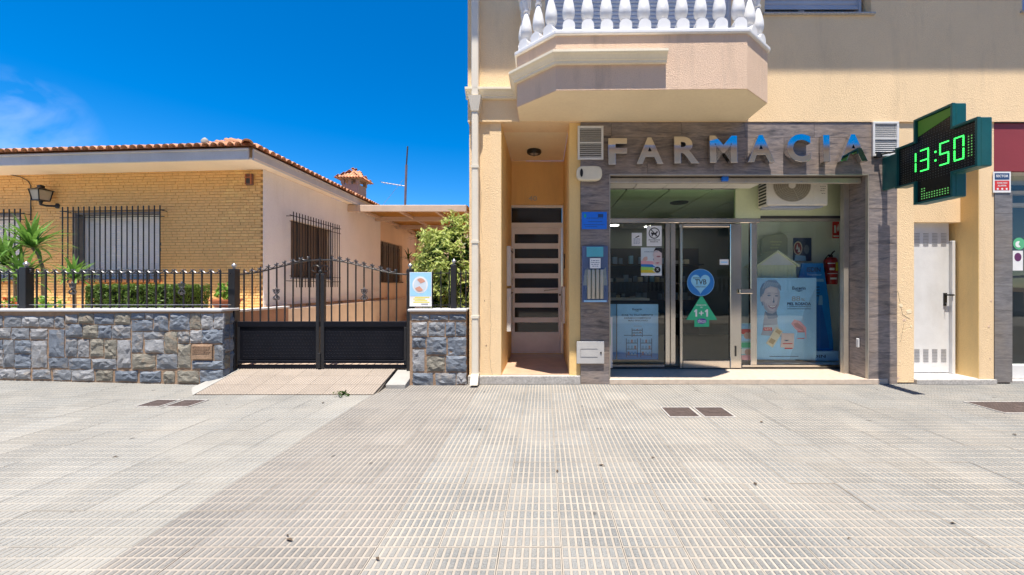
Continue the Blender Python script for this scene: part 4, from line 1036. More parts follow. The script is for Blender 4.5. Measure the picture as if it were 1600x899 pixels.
# entrance door
x0, x1, z0, z1 = nd
dy = DY + .03
dr_ = MB()
dr_.box(x0, x0 + .04, dy, dy + .06, z0, z1); dr_.box(x1 - .04, x1, dy, dy + .06, z0, z1); dr_.box(x0 + .04, x1 - .04, dy, dy + .06, z1 - .045, z1)
zt = PZ(353, DY); dr_.box(x0 + .04, x1 - .04, dy, dy + .06, zt - .03, zt + .06)
door = dr_.build('entrance_door', M['door_paint'], bd_, bevel=.004)
la, lb = x0 + .045, x1 - .045
sa, sb = PX(804, DY), PX(872.5, DY)
m = MB(); m.box(la, sa, dy + .01, dy + .05, z0 + .01, zt - .034); m.box(sb, lb, dy + .01, dy + .05, z0 + .01, zt - .034)
rows = [(365.5, 380), (388.5, 403.5), (411.5, 427), (435, 450), (458.5, 473.5), (481, 496.5), (504.5, 519.5)]
edges = [zt - .034] + [q for r_ in rows for q in (PZ(r_[0], DY), PZ(r_[1], DY))] + [z0 + .01]
for k in range(0, len(edges), 2): m.box(sa, sb, dy + .0105, dy + .0495, edges[k + 1], edges[k])
m.build('door_leaf', M['door_paint'], door, bevel=.003)
m = MB().box(sa - .02, sb + .02, dy + .004, dy + .0099, z0 + .04, PZ(527, DY)); m.build('kick_plate', M['door_paint'], door, bevel=.004)
for r_ in rows: B('pane', M['dark_glass'], door, sa - .005, sb + .005, dy + .025, dy + .033, PZ(r_[1], DY) - .004, PZ(r_[0], DY) + .004)
B('pane', M['dark_glass'], door, x0 + .045, x1 - .045, dy + .025, dy + .033, zt + .065, z1 - .05)
MB().tube([(PX(850, DY), dy - .05, PZ(454.5, DY)), (PX(871, DY), dy - .05, PZ(452, DY))], .010, 8).tube([(PX(871, DY), dy - .05, PZ(452, DY)), (PX(871, DY), dy + .01, PZ(452, DY))], .009, 8).tube([(PX(851, DY), dy - .05, PZ(454.5, DY)), (PX(851, DY), dy + .01, PZ(454.5, DY))], .009, 8).build('handle', M['steel_dull'], door, smooth=50)
MB().lathe([(.016, 0), (.016, -.012), (.008, -.016)], (PX(875, DY), dy + .01, PZ(461, DY)), 10, 'Y').build('lock', M['black'], door)
m = MB(); text(m, '40', PX(826, DY), PX(839, DY), PZ(314, DY), PZ(306.5, DY), DY, .008, .01); 
tag(m.build('house_number', M['steel_dull']), 'small metal house number 40 above the entrance door', 'sign')
# round niche lamp
ly = 6.30; lxx = PX(834.5, ly)
nl = thing('ceiling_lamp', 'round dark bulkhead lamp on the entrance niche ceiling', 'lamp', (lxx, ly, ZL))
MB().lathe([(.115, ZL + .002), (.12, ZL - .03), (.10, ZL - .055), (.075, ZL - .06), (.075, ZL - .04)], (lxx, ly, 0), 24).build('housing', M['black'], nl, smooth=40)
MB().lathe([(.074, ZL - .035), (.07, ZL - .06), (.04, ZL - .078), (.005, ZL - .082)], (lxx, ly, 0), 20).build('glass_cover', flat('lamp_glass', (.35, .33, .3), .15), nl, smooth=60)
m = MB()
for k in range(2): m.tube([(lxx - .11 + .0 * k, ly, ZL - .05), (lxx, ly, ZL - .09), (lxx + .11, ly, ZL - .05)] if k else [(lxx, ly - .11, ZL - .05), (lxx, ly, ZL - .092), (lxx, ly + .11, ZL - .05)], .006, 6)
m.build('cage', M['black'], nl)
# mail boxes and intercom on the niche sides
mailb = []
for k, (a, b) in enumerate(((.56, .98), (1.02, 1.40))):
    pass
def mailbox(z0_, z1_, y0_, y1_, label):
    t = thing('mailbox', label, 'mailbox', (-.56, y0_, z0_), 'mailboxes in the entrance niche')
    B('box', M['white_paint'], t, -.579, -.515, y0_, y1_, z0_, z1_, bevel=.006)
    B('slot', M['black'], t, -.5145, -.511, y0_ + .05, y1_ - .05, z1_ - .08, z1_ - .06); MB().lathe([(.012, 0), (.012, .012)], (-.515, (y0_ + y1_) / 2, z0_ + .1), 8, 'X').build('lock', M['steel_dull'], t)
mailbox(1.33, 1.95, 5.95, 6.42, 'white metal mailbox on the niche side wall, upper of the two')
mailbox(.62, 1.29, 5.95, 6.42, 'white metal mailbox on the niche side wall, lower of the two')
ic = thing('intercom', 'narrow white intercom box on the niche wall beside the door handle', 'intercom', (.34, 6.3, .8))
B('box', M['white_paint'], ic, .300, .344, 6.25, 6.55, .72, 1.32, bevel=.005); B('button_plate', M['steel_dull'], ic, .295, .2995, 6.3, 6.5, 1.0, 1.25)
B('door_opener', M['black'], ic, .33, .344, 6.35, 6.4, 1.62, 1.86)
# balcony
bal = [(-.338, UY), (-.338, 4.79), (.139, 4.385), (2.30, 4.345), (2.73, 4.69), (2.73, UY)]
MB().slab(bal, 3.562, 4.185).build('balcony', M['stucco_parapet'], bd_); balc = bpy.data.objects['balcony']
MB().slab([(-.33, UY), (-.33, 4.795), (.142, 4.393), (2.297, 4.353), (2.722, 4.693), (2.722, UY)], 3.5575, 3.5619).build('balcony_soffit', M['paint'], balc)
def offs(pts, d):
    out = []
    for i, p in enumerate(pts):
        ns = []
        for a, b in ((i - 1, i), (i, i + 1)):
            if a >= 0 and b < len(pts):
                dx, dy_ = pts[b][0] - pts[a][0], pts[b][1] - pts[a][1]; l_ = math.hypot(dx, dy_); ns.append((dy_ / l_, -dx / l_))
        if len(ns) == 1: n_ = ns[0]; k = 1
        else:
            n_ = (ns[0][0] + ns[1][0], ns[0][1] + ns[1][1]); l2 = n_[0] ** 2 + n_[1] ** 2; k = 2 / l2
        out.append((p[0] + n_[0] * d * k, p[1] + n_[1] * d * k))
    return out
def sweep(path, prof, name, mt, parent):
    m = MB(); n = len(prof); vs = []
    cols = [offs(path, d) for d, z in prof]
    for i in range(len(path)):
        for j, (d, z) in enumerate(prof): vs.append((cols[j][i][0], cols[j][i][1], z))
    fs = []
    for i in range(len(path) - 1):
        for j in range(n - 1): fs.append((i * n + j, (i + 1) * n + j, (i + 1) * n + j + 1, i * n + j + 1))
    fs.append(tuple(range(n))[::-1]); fs.append(tuple((len(path) - 1) * n + j for j in range(n)))
    return m.add(vs, fs).build(name, mt, parent)
sweep([(-1.05, UY), (-.338, UY), (-.338, 4.79), (.139, 4.385), (1.385, 4.362)], [(-.01, 3.848), (.035, 3.85), (.038, 3.878), (.05, 3.884), (.056, 3.90), (.075, 3.925), (.095, 3.938), (.10, 3.945), (.10, 3.972), (-.01, 3.99)], 'cornice_moulding', M['moulding'], bd_)
slab_o = offs(bal, .03); slab_o[0] = (slab_o[0][0], UY + .1); slab_o[-1] = (slab_o[-1][0], UY + .1)
slab_o = offs(bal, .03); MB().slab([(x, min(y, UY - .001)) for x, y in slab_o], 4.187, 4.238).build('balcony_slab', M['white_baluster'], balc, bevel=.012, segs=2)
# balusters
def baluster():
    m = MB(); a = .070
    m.box(-a, a, -a, a, 0, .085)
    # arched shoulder block
    pts = [(-a, .085), (a, .085)] + [(a * math.cos(t), .085 + .06 * math.sin(t)) for t in np.linspace(.15, math.pi - .15, 9)]
    m.prism(pts, -a, a)
    m.lathe([(.040, .135), (.040, .15), (.036, .155), (.044, .162), (.038, .17), (.048, .178), (.062, .20), (.072, .235), (.073, .27), (.068, .32), (.055, .385), (.038, .445), (.028, .49), (.040, .497), (.042, .515), (.026, .525), (.030, .56), (.05, .62), (.06, .68), (.045, .73), (.04, .74)], n=20)
    m.box(-a, a, -a, a, .742, .80)
    return m
bpz = None
cl = offs(bal, -.085)
spots = []
def along(p, q, n, t0, t1):
    a = math.atan2(q[1] - p[1], q[0] - p[0])
    for k in range(n):
        t = t0 + (t1 - t0) * k / max(n - 1, 1); spots.append((p[0] + (q[0] - p[0]) * t, p[1] + (q[1] - p[1]) * t, a))
along(cl[0], cl[1], 2, .25, .80); along(cl[1], cl[2], 3, .08, .80); along(cl[2], cl[3], 10, .055, .985); along(cl[3], cl[4], 2, .42, .92); along(cl[4], cl[5], 2, .35, .85)
for x, y, a in spots:
    mw = Matrix.Translation((x, y, 4.239)) @ Matrix.Rotation(a, 4, 'Z')
    bpz = bpz and inst(bpz, mw, balc) or baluster().build('baluster', M['white_baluster'], balc, mw, origin=(0, 0, 0), smooth=32)
rp_ = offs(bal, -.005); ri = offs(bal, -.165); rp_ = [(x, min(y, UY - .001)) for x, y in rp_]; ri = [(x, min(y, UY - .001)) for x, y in ri]
MB().slab(rp_ + ri[::-1], 5.041, 5.12).build('handrail', M['white_baluster'], balc, bevel=.01)
# balcony door shutter, windows above
def slat_shutter(win, x0, x1, z0, z1, y, pitch, mt, frame=None):
    p = None; z = z0
    while z < z1:
        mw = Matrix.Translation(((x0 + x1) / 2, y, z))
        if p is None:
            h = pitch - .004; m = MB(); w2 = (x1 - x0) / 2
            m.add([(-w2, 0, 0), (w2, 0, 0), (-w2, -.010, h * .3), (w2, -.010, h * .3), (-w2, -.010, h * .75), (w2, -.010, h * .75), (-w2, 0, h), (w2, 0, h), (-w2, .006, -.003), (w2, .006, -.003), (-w2, .006, h + .003), (w2, .006, h + .003)],
                  [(0, 1, 3, 2), (2, 3, 5, 4), (4, 5, 7, 6), (8, 9, 1, 0), (6, 7, 11, 10)])
            p = m.build('slat', mt, win, mw, origin=(0, 0, 0))
        else: inst(p, mw, win)
        z += pitch
    B('shutter_back', M['room_dark'], win, x0, x1, y + .008, y + .02, z0, z1)
xa, xb = door1[0], door1[1]
bw_ = MB().box(xa, xa + .05, UY + .08, UY + .14, 4.24, 6.39).build('window', M['shutter_blue'], bd_); B('guide_rail', M['shutter_blue'], bw_, xb - .05, xb, UY + .08, UY + .14, 4.24, 6.39)
slat_shutter(bw_, xa + .05, xb - .05, 4.25, 5.6, UY + .12, .055, M['shutter_blue']); B('shutter_upper', M['shutter_blue'], bw_, xa + .05, xb - .05, UY + .11, UY + .13, 5.64, 6.39)
xm = PX(1338, UY + .15)
bw2 = MB().box(win1[0] + .001, win1[0] + .05, UY + .1, UY + .17, win1[2], 6.29).build('window', M['shutter_blue'], bd_); B('guide_rail', M['shutter_blue'], bw2, xm, win1[1] - .001 - (win1[1] - xm) * .62, UY + .1, UY + .17, win1[2], 6.29)
zsh = PZ(15, UY + .15); slat_shutter(bw2, win1[0] + .05, xm, zsh, 5.5, UY + .14, .055, M['shutter_blue']); B('bottom_bar', M['shutter_blue'], bw2, win1[0] + .05, xm, UY + .115, UY + .135, zsh - .022, zsh - .002)
B('pane', M['dark_glass'], bw2, win1[0] + .05, xm, UY + .18, UY + .19, win1[2], zsh + .1)
B('mullion', M['shutter_blue'], bw2, PX(1248, UY + .16), PX(1256, UY + .16), UY + .15, UY + .179, win1[2], zsh)
B('sill', M['granite'], bw2, win1[0] - .03, win1[1] + .04, UY - .035, UY + .1, win1[2] - .028, win1[2] - .001, bevel=.004)
bw3 = B('window', M['shutter_blue'], bd_, win2[0] + .001, win2[1], UY + .1, UY + .15, win2[2], 6.29); B('sill', M['granite'], bw3, win2[0] - .03, win2[1], UY - .035, UY + .1, win2[2] - .026, win2[2] - .001, bevel=.004)
# rain pipe
dp = MB(); xh0, xh1 = PX(737, 5.12), PX(748, 5.12)
dp.box(xh0, xh1, 5.09, 5.185, PZ(157, UY) + .02 - .0, 5.6); dp.build('downpipe', M['hopper'], bd_, bevel=.01)
dpo = bpy.data.objects['downpipe']
zt_, zb_ = 3.847, PZ(175, 5.12); xc = (xh0 + xh1) / 2
MB().add([(xc - .085, 5.06, zt_), (xc + .085, 5.06, zt_), (xc + .085, 5.188, zt_), (xc - .085, 5.188, zt_), (xc - .05, 5.085, zb_), (xc + .05, 5.085, zb_), (xc + .05, 5.188, zb_), (xc - .05, 5.188, zb_)],
         [(0, 1, 2, 3), (7, 6, 5, 4), (0, 4, 5, 1), (1, 5, 6, 2), (2, 6, 7, 3), (3, 7, 4, 0)]).build('hopper', M['hopper'], dpo)
B('lower_pipe', M['hopper'], dpo, xh0 + .003, xh1 - .003, 5.095, 5.186, .13, zb_ + .01, bevel=.01)
for zz in (2.9, 1.9, .9): B('pipe_bracket', M['hopper'], dpo, xh0 - .004, xh1 + .004, 5.088, 5.187, zz, zz + .035)
MB().add([(xh0 - .002, 5.09, .16), (xh1 + .002, 5.09, .16), (xh1 + .002, 5.184, .16), (xh0 - .002, 5.184, .16), (xh0 - .008, 5.02, .03), (xh1 - .002, 5.02, .03), (xh1, 5.10, .02), (xh0 - .008, 5.10, .02)],
         [(0, 1, 2, 3), (7, 6, 5, 4), (0, 4, 5, 1), (1, 5, 6, 2), (2, 6, 7, 3), (3, 7, 4, 0)]).build('pipe_shoe', M['hopper'], dpo)
# stone clad shop front
FY = 5.20
B('shop_pier', M['dark_joint'], bd_, .495, .884, FY + .031, 5.84, 0, ZL - .002)
B('shop_lintel', M['dark_joint'], bd_, .885, 4.40, FY + .031, 5.50, 2.84, ZL - .002)
B('shop_pier', M['dark_joint'], bd_, 4.425, 4.785, FY + .031, 5.50, 0, ZL - .002)
def clad(x0, x1, z0, z1, y=FY, mt='clad'):
    B('cladding_tile', M[mt], bd_, x0 + .0015, x1 - .0015, y, y + .03, z0 + .0015, z1 - .0015, bevel=.0015)
XL, XR1, XR2 = .495, 4.40, 4.785
for z0, z1 in ((0, .43), (.43, .91), (.91, 1.39), (1.39, 1.87), (1.87, 2.35), (2.35, 2.845)): clad(XL, .885, z0, z1)
for a, b in ((XL, .91), (.91, 1.862), (1.862, 2.72), (2.72, 3.66), (3.66, XR2)): clad(a, b, 3.336, ZL - .004)
for a, b in ((XL, 1.40), (1.40, 2.30), (2.30, 3.25), (3.25, 4.2), (4.2, XR2)): clad(a, b, 2.846, 3.336)
for z0, z1 in ((0, .43), (.43, .94), (.94, 1.417), (1.417, 1.90), (1.90, 2.38), (2.38, 2.846)): clad(XR1, XR2, z0, z1)
for z0, z1 in ((.07, .72), (.72, 1.37), (1.37, 2.02), (2.02, 2.84)):
    B('cladding_tile', M['clad'], bd_, 4.396, 4.422, 5.24, 5.53, z0 + .0015, z1 - .0015)
B('edge_trim', M['steel_dull'], bd_, .8855, .897, FY - .004, FY + .04, .0, 2.84); B('edge_trim', M['steel_dull'], bd_, 4.385, 4.3955, FY - .004, FY + .04, .07, 2.829); B('edge_trim', M['steel_dull'], bd_, .8975, 4.3955, FY - .004, FY + .05, 2.83, 2.8445)
B('recess_floor', M['recess_floor'], bd_, .885, 4.65, 5.19, 5.95, 0, .068, bevel=.004)
# recess ceiling of square panels with open cavity on the right, roller shutter bar
YG = 5.85
B('recess_ceiling', M['room_dark'], bd_, .89, 3.12, 5.51, YG, 2.835, 2.86)
for i in range(5):
    a = .9 + i * .445
    B('ceiling_panel', M['panel'], bd_, a + .006, min(a + .439, 3.11), 5.37, YG - .05, 2.80, 2.815)
sb_ = B('roller_shutter', M['steel_dull'], bd_, .90, 4.38, 5.30, 5.345, PZ(286.5, 5.3), 2.825, bevel=.006)
m = MB()
for k in range(14): m.lathe([(.010, 0), (.010, -.006)], (1.0 + k * .255, 5.30, PZ(284, 5.3)), 8, 'Y')
m.build('bolt', M['zinc'], sb_); B('shutter_catch', ink('blue', 0), sb_, PX(1128, 5.27), PX(1138, 5.27), 5.255, 5.299, PZ(283, 5.27), PZ(276, 5.27), bevel=.006)
B('side_post', M['steel_dull'], bd_, PX(1317, 5.55), 4.394, 5.531, 5.60, .07, 2.83)
B('recess_side', M['room_dark'], bd_, .8845, .889, 5.24, YG, .07, 2.83)
B('cavity_wall', M['stucco'], bd_, 3.13, 4.66, 5.84, 5.86, 2.80, ZL - .003)
B('recess_side', M['clad'], bd_, 4.655, 4.68, 5.501, 5.88, .07, ZL - .003)
# shop frame
sf = MB()
def vbar(px0, px1, z0, z1, d0=-.03, d1=.04, mt='steel', name='frame_post', y=YG): B(name, M[mt], sfr, PX(px0, y), PX(px1, y), y + d0, y + d1, z0, z1, bevel=.006)
zT0, zT1, zB = PZ(349, YG), PZ(341.5, YG), PZ(570, YG)
sfr = MB().box(.89, PX(1186, YG), YG - .03, YG + .04, zT0, zT1).build('shop_front', M['steel'], bd_, bevel=.008)
vbar(1038.5, 1046, .13, zT0 - .001); vbar(1047, 1055, .13, zT0 - .001, -.025, .045); vbar(1171.5, 1181.5, .13, zT0 - .001); vbar(1314, 1320, .13, 2.80, mt='steel_dull')
B('frame_rail', M['steel'], sfr, .89, PX(1038, YG), YG - .03, YG + .04, .10, .135, bevel=.005); B('frame_rail', M['steel'], sfr, PX(1158.5, YG), 4.65, YG - .03, YG + .04, .10, .135, bevel=.005)
B('base_plinth', M['room_dark'], sfr, .89, 4.65, YG - .018, YG + .04, .05, .0995)
B('frame_rail', M['steel_dull'], sfr, PX(1182, YG), 4.65, YG - .015, YG + .03, PZ(346, YG), PZ(342, YG))
# glazed door leaf
dl_ = MB(); dz0, dz1 = .085, PZ(350.5, YG)
xa, xb = PX(1061, YG), PX(1157, YG)
dl_.box(PX(1139.5, YG), xb, YG - .035, YG + .035, dz0, dz1); dl_.box(xa, PX(1065.5, YG), YG - .035, YG + .035, dz0, dz1); dl_.box(PX(1066, YG), PX(1139, YG), YG - .033, YG + .033, PZ(355.5, YG), dz1); dl_.box(PX(1066, YG), PX(1139, YG), YG - .033, YG + .033, dz0, PZ(563, YG))
gd = dl_.build('glass_door', M['steel'], bd_, bevel=.006)
B('pane', M['glass'], gd, PX(1065.6, YG), PX(1139.4, YG), YG - .004, YG + .004, PZ(562.5, YG), PZ(356, YG))
MB().tube([(PX(1063.5, YG - .08), YG - .08, PZ(552, YG)), (PX(1063.5, YG - .08), YG - .08, PZ(352, YG))], .013, 10).tube([(PX(1063.5, YG - .08), YG - .08, PZ(443, YG)), (PX(1056, YG), YG - .02, PZ(443, YG))], .007, 8).build('handle', M['steel'], gd, smooth=50)
MB().box(PX(1155, YG - .07), PX(1176, YG - .07), YG - .09, YG - .06, PZ(459, YG), PZ(452, YG)).build('push_bar', M['steel'], gd, bevel=.008)
B('hinge', M['black'], gd, PX(1146.5, YG), PX(1148.5, YG), YG - .045, YG - .036, PZ(556, YG), PZ(540, YG))
def pane(x0, x1, z0, z1, mt='glass'): B('glass_pane', M[mt], sfr, x0, x1, YG - .004, YG + .004, z0, z1)
pane(.90, PX(1038, YG), .136, zT0 - .002); pane(PX(1157.5, YG), PX(1171, YG), .136, zT0 - .002); pane(PX(1182, YG), PX(1313.5, YG), .136, PZ(346.5, YG))
pane(.90, PX(1148, YG), zT1 + .002, 2.79, 'glass_green')
B('green_panel', M['pale_green'], sfr, PX(1148, YG), PX(1313.5, YG), YG - .02, YG + .02, zT1 + .001, 2.98)
vbar(1148, 1151, zT1 + .001, 2.80, -.028, -.021, 'pale_green')
B('panel_skirt', M['room_dark'], sfr, PX(1187, YG), PX(1313, YG), YG - .026, YG - .0205, PZ(342, YG), PZ(338, YG))
# room behind the glass
B('shop_floor', M['recess_floor'], bd_, .5, 5.1, 5.951, 10.5, 0, .066)
B('shop_back_wall', M['room'], bd_, .5, 5.1, 10.0, 10.1, .067, 2.9); B('shop_side_wall', M['room'], bd_, .505, .6, 5.95, 9.99, .067, 2.9); B('shop_side_wall', M['room'], bd_, 5.06, 5.1, 6.0, 9.99, .067, 2.9)
B('shop_ceiling', M['room_dark'], bd_, .61, 5.05, 5.90, 9.99, 2.86, 2.9)
for j in range(6):
    for i in range(6):
        a, b = .62 + i * .66, 5.92 + j * .66
        B('ceiling_panel', M['panel'], bd_, a, a + .638, b, b + .638, 2.80, 2.82)
for i, (x, y) in enumerate(((3.55, 9.3), (1.70, 9.3), (2.6, 9.5))):
    MB().lathe([(.11, 2.799), (.11, 2.79), (.08, 2.786)], (x, y, 0), 16).build('downlight', flat('downlight%d' % i, (.9, .9, .85), .4, 5.0), bd_)
MB().lathe([(.16, 2.799), (.15, 2.785), (.05, 2.78)], (PX(1066, 6.6), 6.75, 0), 20).build('air_diffuser', M['room_dark'], bd_)
sh = thing('product_shelf', 'dark wall shelving with medicine boxes deep inside the shop', 'shelf', (2, 9.7, .067))
B('back_panel', M['room_dark'], sh, .9, 4.0, 9.93, 9.98, .067, 2.3)
for z in (.5, .95, 1.4, 1.85): B('shelf_board', M['room_dark'], sh, .9, 4.0, 9.6, 9.929, z, z + .03)
tints = [ink(k, 0) for k in ('grey', 'shade', 'sky', 'cream', 'hair', 'grey')]
bxp = {}
for z in (.531, .981, 1.431, 1.881):
    x = 1.0
    while x < 3.9:
        if random.random() < .88:
            k = random.randrange(6); mw = Matrix.Translation((x, 9.75, z))
            bxp[k] = inst(bxp[k], mw, sh) if k in bxp else MB().box(-.035 - .006 * k, .035 + .006 * k, -.06, .06, 0, .09 + .03 * ((k * 7) % 5)).build('product_box', tints[k], sh, mw, origin=(0, 0, 0), bevel=.003)
        x += random.uniform(.10, .16)
ct_ = thing('shop_counter', 'dark shop counter with pale top behind the entrance glass', 'counter', (1.6, 7.6, .067))
B('front', M['room_dark'], ct_, .95, 2.0, 7.4, 7.9, .067, 1.05); B('top', M['white_paint'], ct_, .92, 2.03, 7.37, 7.93, 1.051, 1.09, bevel=.006)
# window display box on the right
B('display_back', mat('pale_display_wall', (.80, .88, .78), .8, var=.04), bd_, PX(1183, YG), 5.04, 6.50, 6.53, .067, 2.45); B('display_floor', M['white_paint'], bd_, PX(1183, YG), 5.04, 5.90, 6.499, .067, .13); B('display_lid', M['white_paint'], bd_, PX(1183, YG), 5.04, 5.892, 6.53, 2.46, 2.48)
B('display_side', M['white_paint'], bd_, 5.0, 5.04, 5.90, 6.499, .131, 2.459)

# ------------------------------------------------------------------ right-hand service door and next shop
B('pillar', M['stucco'], bd_, 4.786, 5.022, 5.212, 5.9, .02, ZL - .001)
HY = 5.44
B('door_header', M['stucco'], bd_, 5.023, 5.898, HY, 5.9, PZ(347.5, HY), ZL - .001)
B('pillar', M['stucco_orange'], bd_, 5.899, 5.9065, 5.2135, 5.9, .07, ZL - .001); B('pillar', M['stucco'], bd_, 5.907, 6.105, 5.212, 5.9, .02, ZL - .001)
B('door_step', M['granite'], bd_, 5.0225, 6.106, 5.17, 5.211, 0, .065, bevel=.004); B('step_floor', M['coping'], bd_, 5.0225, 5.8985, 5.2115, 5.7, 0, .072)
wy = 5.52
x0, x1, z0, z1 = PX(1424, wy), PX(1490, wy), .075, PZ(347, wy) + .02
wd = MB().box(x1 - .065, x1 - .02, wy - .045, wy + .05, z0, PZ(377, wy)).box(x0 - .2, x0 - .02, wy - .01, wy + .05, z0, z1).build('service_door', M['white_paint'], bd_, bevel=.004)
MB().box(x0, x1 - .066, wy, wy + .04, z0 + .01, z1).build('door_leaf', M['white_paint'], wd, bevel=.003)
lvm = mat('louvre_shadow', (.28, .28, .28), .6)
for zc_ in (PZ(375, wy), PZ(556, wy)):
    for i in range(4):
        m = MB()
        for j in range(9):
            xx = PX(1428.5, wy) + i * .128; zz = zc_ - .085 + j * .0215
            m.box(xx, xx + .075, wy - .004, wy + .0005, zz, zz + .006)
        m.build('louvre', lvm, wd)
hx = PX(1476, wy); MB().box(hx - .022, hx + .022, wy - .014, wy - .001, PZ(478, wy), PZ(458, wy)).tube([(hx, wy - .012, PZ(461, wy)), (hx, wy - .055, PZ(461, wy)), (hx + .075, wy - .055, PZ(461, wy))], .012, 8).build('handle', M['black'], wd, smooth=50)
MB().box(hx - .006, hx + .006, wy - .03, wy - .0145, PZ(475, wy), PZ(473, wy)).tube([(hx, wy - .028, PZ(475, wy)), (hx + .002, wy - .03, PZ(486, wy))], .004, 6).build('key', M['zinc'], wd)
# next shop on the right
for k in range(8): clad(6.108, 6.352, .02 + .327 * k, min(.02 + .327 * (k + 1), 2.60), 5.205, 'clad_grey')
B('pillar', M['dark_joint'], bd_, 6.1075, 6.352, 5.2355, 5.8, 0, 2.88)
ns = thing('next_shop_sign', 'plain maroon sign band over the neighbouring dark shop window', 'sign', (7, 5.2, 2.88))
B('panel', M['maroon'], ns, 6.108, 8.6, 5.215, 5.26, PZ(268, 5.215), ZL - .012)
B('sign_edge', M['black'], ns, 6.108, 8.6, 5.20, 5.2605, ZL - .0115, ZL - .002)
NX = 5.45
nsf = B('next_shop_front', M['room_dark'], bd_, 6.353, 8.6, NX + .5, NX + 2.5, 0, 3.5)
B('glass_pane', M['glass'], nsf, 6.353, 8.6, NX, NX + .008, .22, 2.885); B('window_base', M['white_paint'], nsf, 6.353, 8.6, NX - .06, NX + .04, .03, .219, bevel=.005); B('threshold', M['granite'], nsf, 6.353, 8.6, 5.25, NX + .49, 0, .029)
B('pillar', M['stucco'], bd_, 8.601, 15.0, 5.212, 5.9, .0, ZL - .001)
B('window_trim', M['zinc'], nsf, 6.3535, 6.385, NX - .03, NX + .04, .22, 2.885); B('shop_ceiling', M['panel'], nsf, 6.353, 8.6, 5.262, NX + .49, 2.886, 2.92)
for zz in (2.5, 2.68): B('awning_rail', M['beam'], nsf, 6.4, 8.6, NX + .2, NX + .3, zz, zz + .05)
as_ = thing('alarm_notice', 'small blue and red alarm notice at the top of the grey tiled pillar', 'notice', (6.2, 5.2, 2.55))
x0, x1, z0, z1 = PX(1552, 5.195), PX(1579.5, 5.195), PZ(301, 5.195), PZ(268.5, 5.195)
B('board', ink('white', 0), as_, x0, x1, 5.196, 5.203, z0, z1); h_ = z1 - z0
B('print', ink('navy', 0), as_, x0 + .02, x1 - .02, 5.1945, 5.1958, z0 + h_ * .62, z1 - .02); B('print', ink('red', 0), as_, x0 + .02, x1 - .02, 5.1945, 5.1958, z0 + .03, z0 + h_ * .57)
m = MB(); text(m, 'SECTOR', x0 + .035, x1 - .035, z0 + h_ * .73, z0 + h_ * .85, 5.1944, .001, .02)
text(m, 'CONECTADO', x0 + .05, x1 - .05, z0 + h_ * .42, z0 + h_ * .50, 5.1944, .001, .01); text(m, 'ALARMA', x0 + .06, x1 - .06, z0 + h_ * .29, z0 + h_ * .37, 5.1944, .001, .01)
for k in range(3): disc(m, x0 + .06 + k * .06, z0 + h_ * .17, .014, .014, 5.1944, .001, 10)
m.build('lettering', ink('white', 0), as_)
st = thing('round_sticker', 'round green sticker on the neighbouring shop window', 'sticker', (PX(1592, NX), NX, 1.9))
m = MB(); disc(m, PX(1592, NX), PZ(381, NX), .085, .085, NX - .001, .002); m.build('disc', flat('ink_mint', (.10, .45, .22), .5), st); m = MB(); disc(m, PX(1591, NX), PZ(382, NX), .045, .045, NX - .0031, .001, a0=1.2, a1=5.4); m.build('print', ink('white', 0), st)
st = thing('window_notice', 'white paper notice with dark flower print on the neighbouring shop window', 'notice', (PX(1592, NX), NX, 1.7))
B('paper', ink('white', 0), st, PX(1582, NX), PX(1598, NX), NX - .003, NX - .001, PZ(423, NX), PZ(392, NX)); m = MB(); disc(m, PX(1590, NX), PZ(402, NX), .05, .06, NX - .0031); m.build('print', flat('ink_plum', (.12, .02, .10), .5), st)

# hairline cracks and flaked plaster on the pillars
def crack(pts, y, r=.0016):
    m = MB(); P = []
    for (a, b), (c, d) in zip(pts, pts[1:]):
        for k in range(7):
            t = k / 7; P.append((PX(a + (c - a) * t, y) + random.gauss(0, .0035), y - .0005, PZ(b + (d - b) * t, y)))
    m.tube(P, r, 4); m.build('crack', M['dark_joint'], bd_)
crack([(766, 440), (767, 500), (765.5, 560), (769, 590)], 5.2215); crack([(752, 300), (751, 345), (754, 380)], 5.2315, .0012); crack([(1403, 455), (1410, 492), (1424, 500)], 5.2115); crack([(1412, 505), (1406, 540)], 5.2115, .0012)
def flake(px, py, r, y, mt):
    n = 9; pts = [(PX(px, y) + r * random.uniform(.4, 1.1) * math.cos(2 * math.pi * k / n) * .8, PZ(py, y) + r * random.uniform(.4, 1.1) * math.sin(2 * math.pi * k / n)) for k in range(n)]
    MB().prism(pts, y - .002, y + .001).build('plaster_flake', M[mt], bd_)
for px, py, r in ((1408, 478, .035), (1420, 487, .05), (1413, 500, .03), (1424, 510, .022), (1406, 565, .02), (1403, 590, .025), (1545, 510, .025), (1549, 470, .02), (1547, 560, .02)): flake(px, py, r, 5.2115, 'stucco_parapet' if px % 2 else 'paint')
for px, py, r in ((744, 240, .012), (757, 470, .012), (760, 540, .015), (739, 560, .02)): flake(px, py, r, 5.2315, 'tan_mortar')
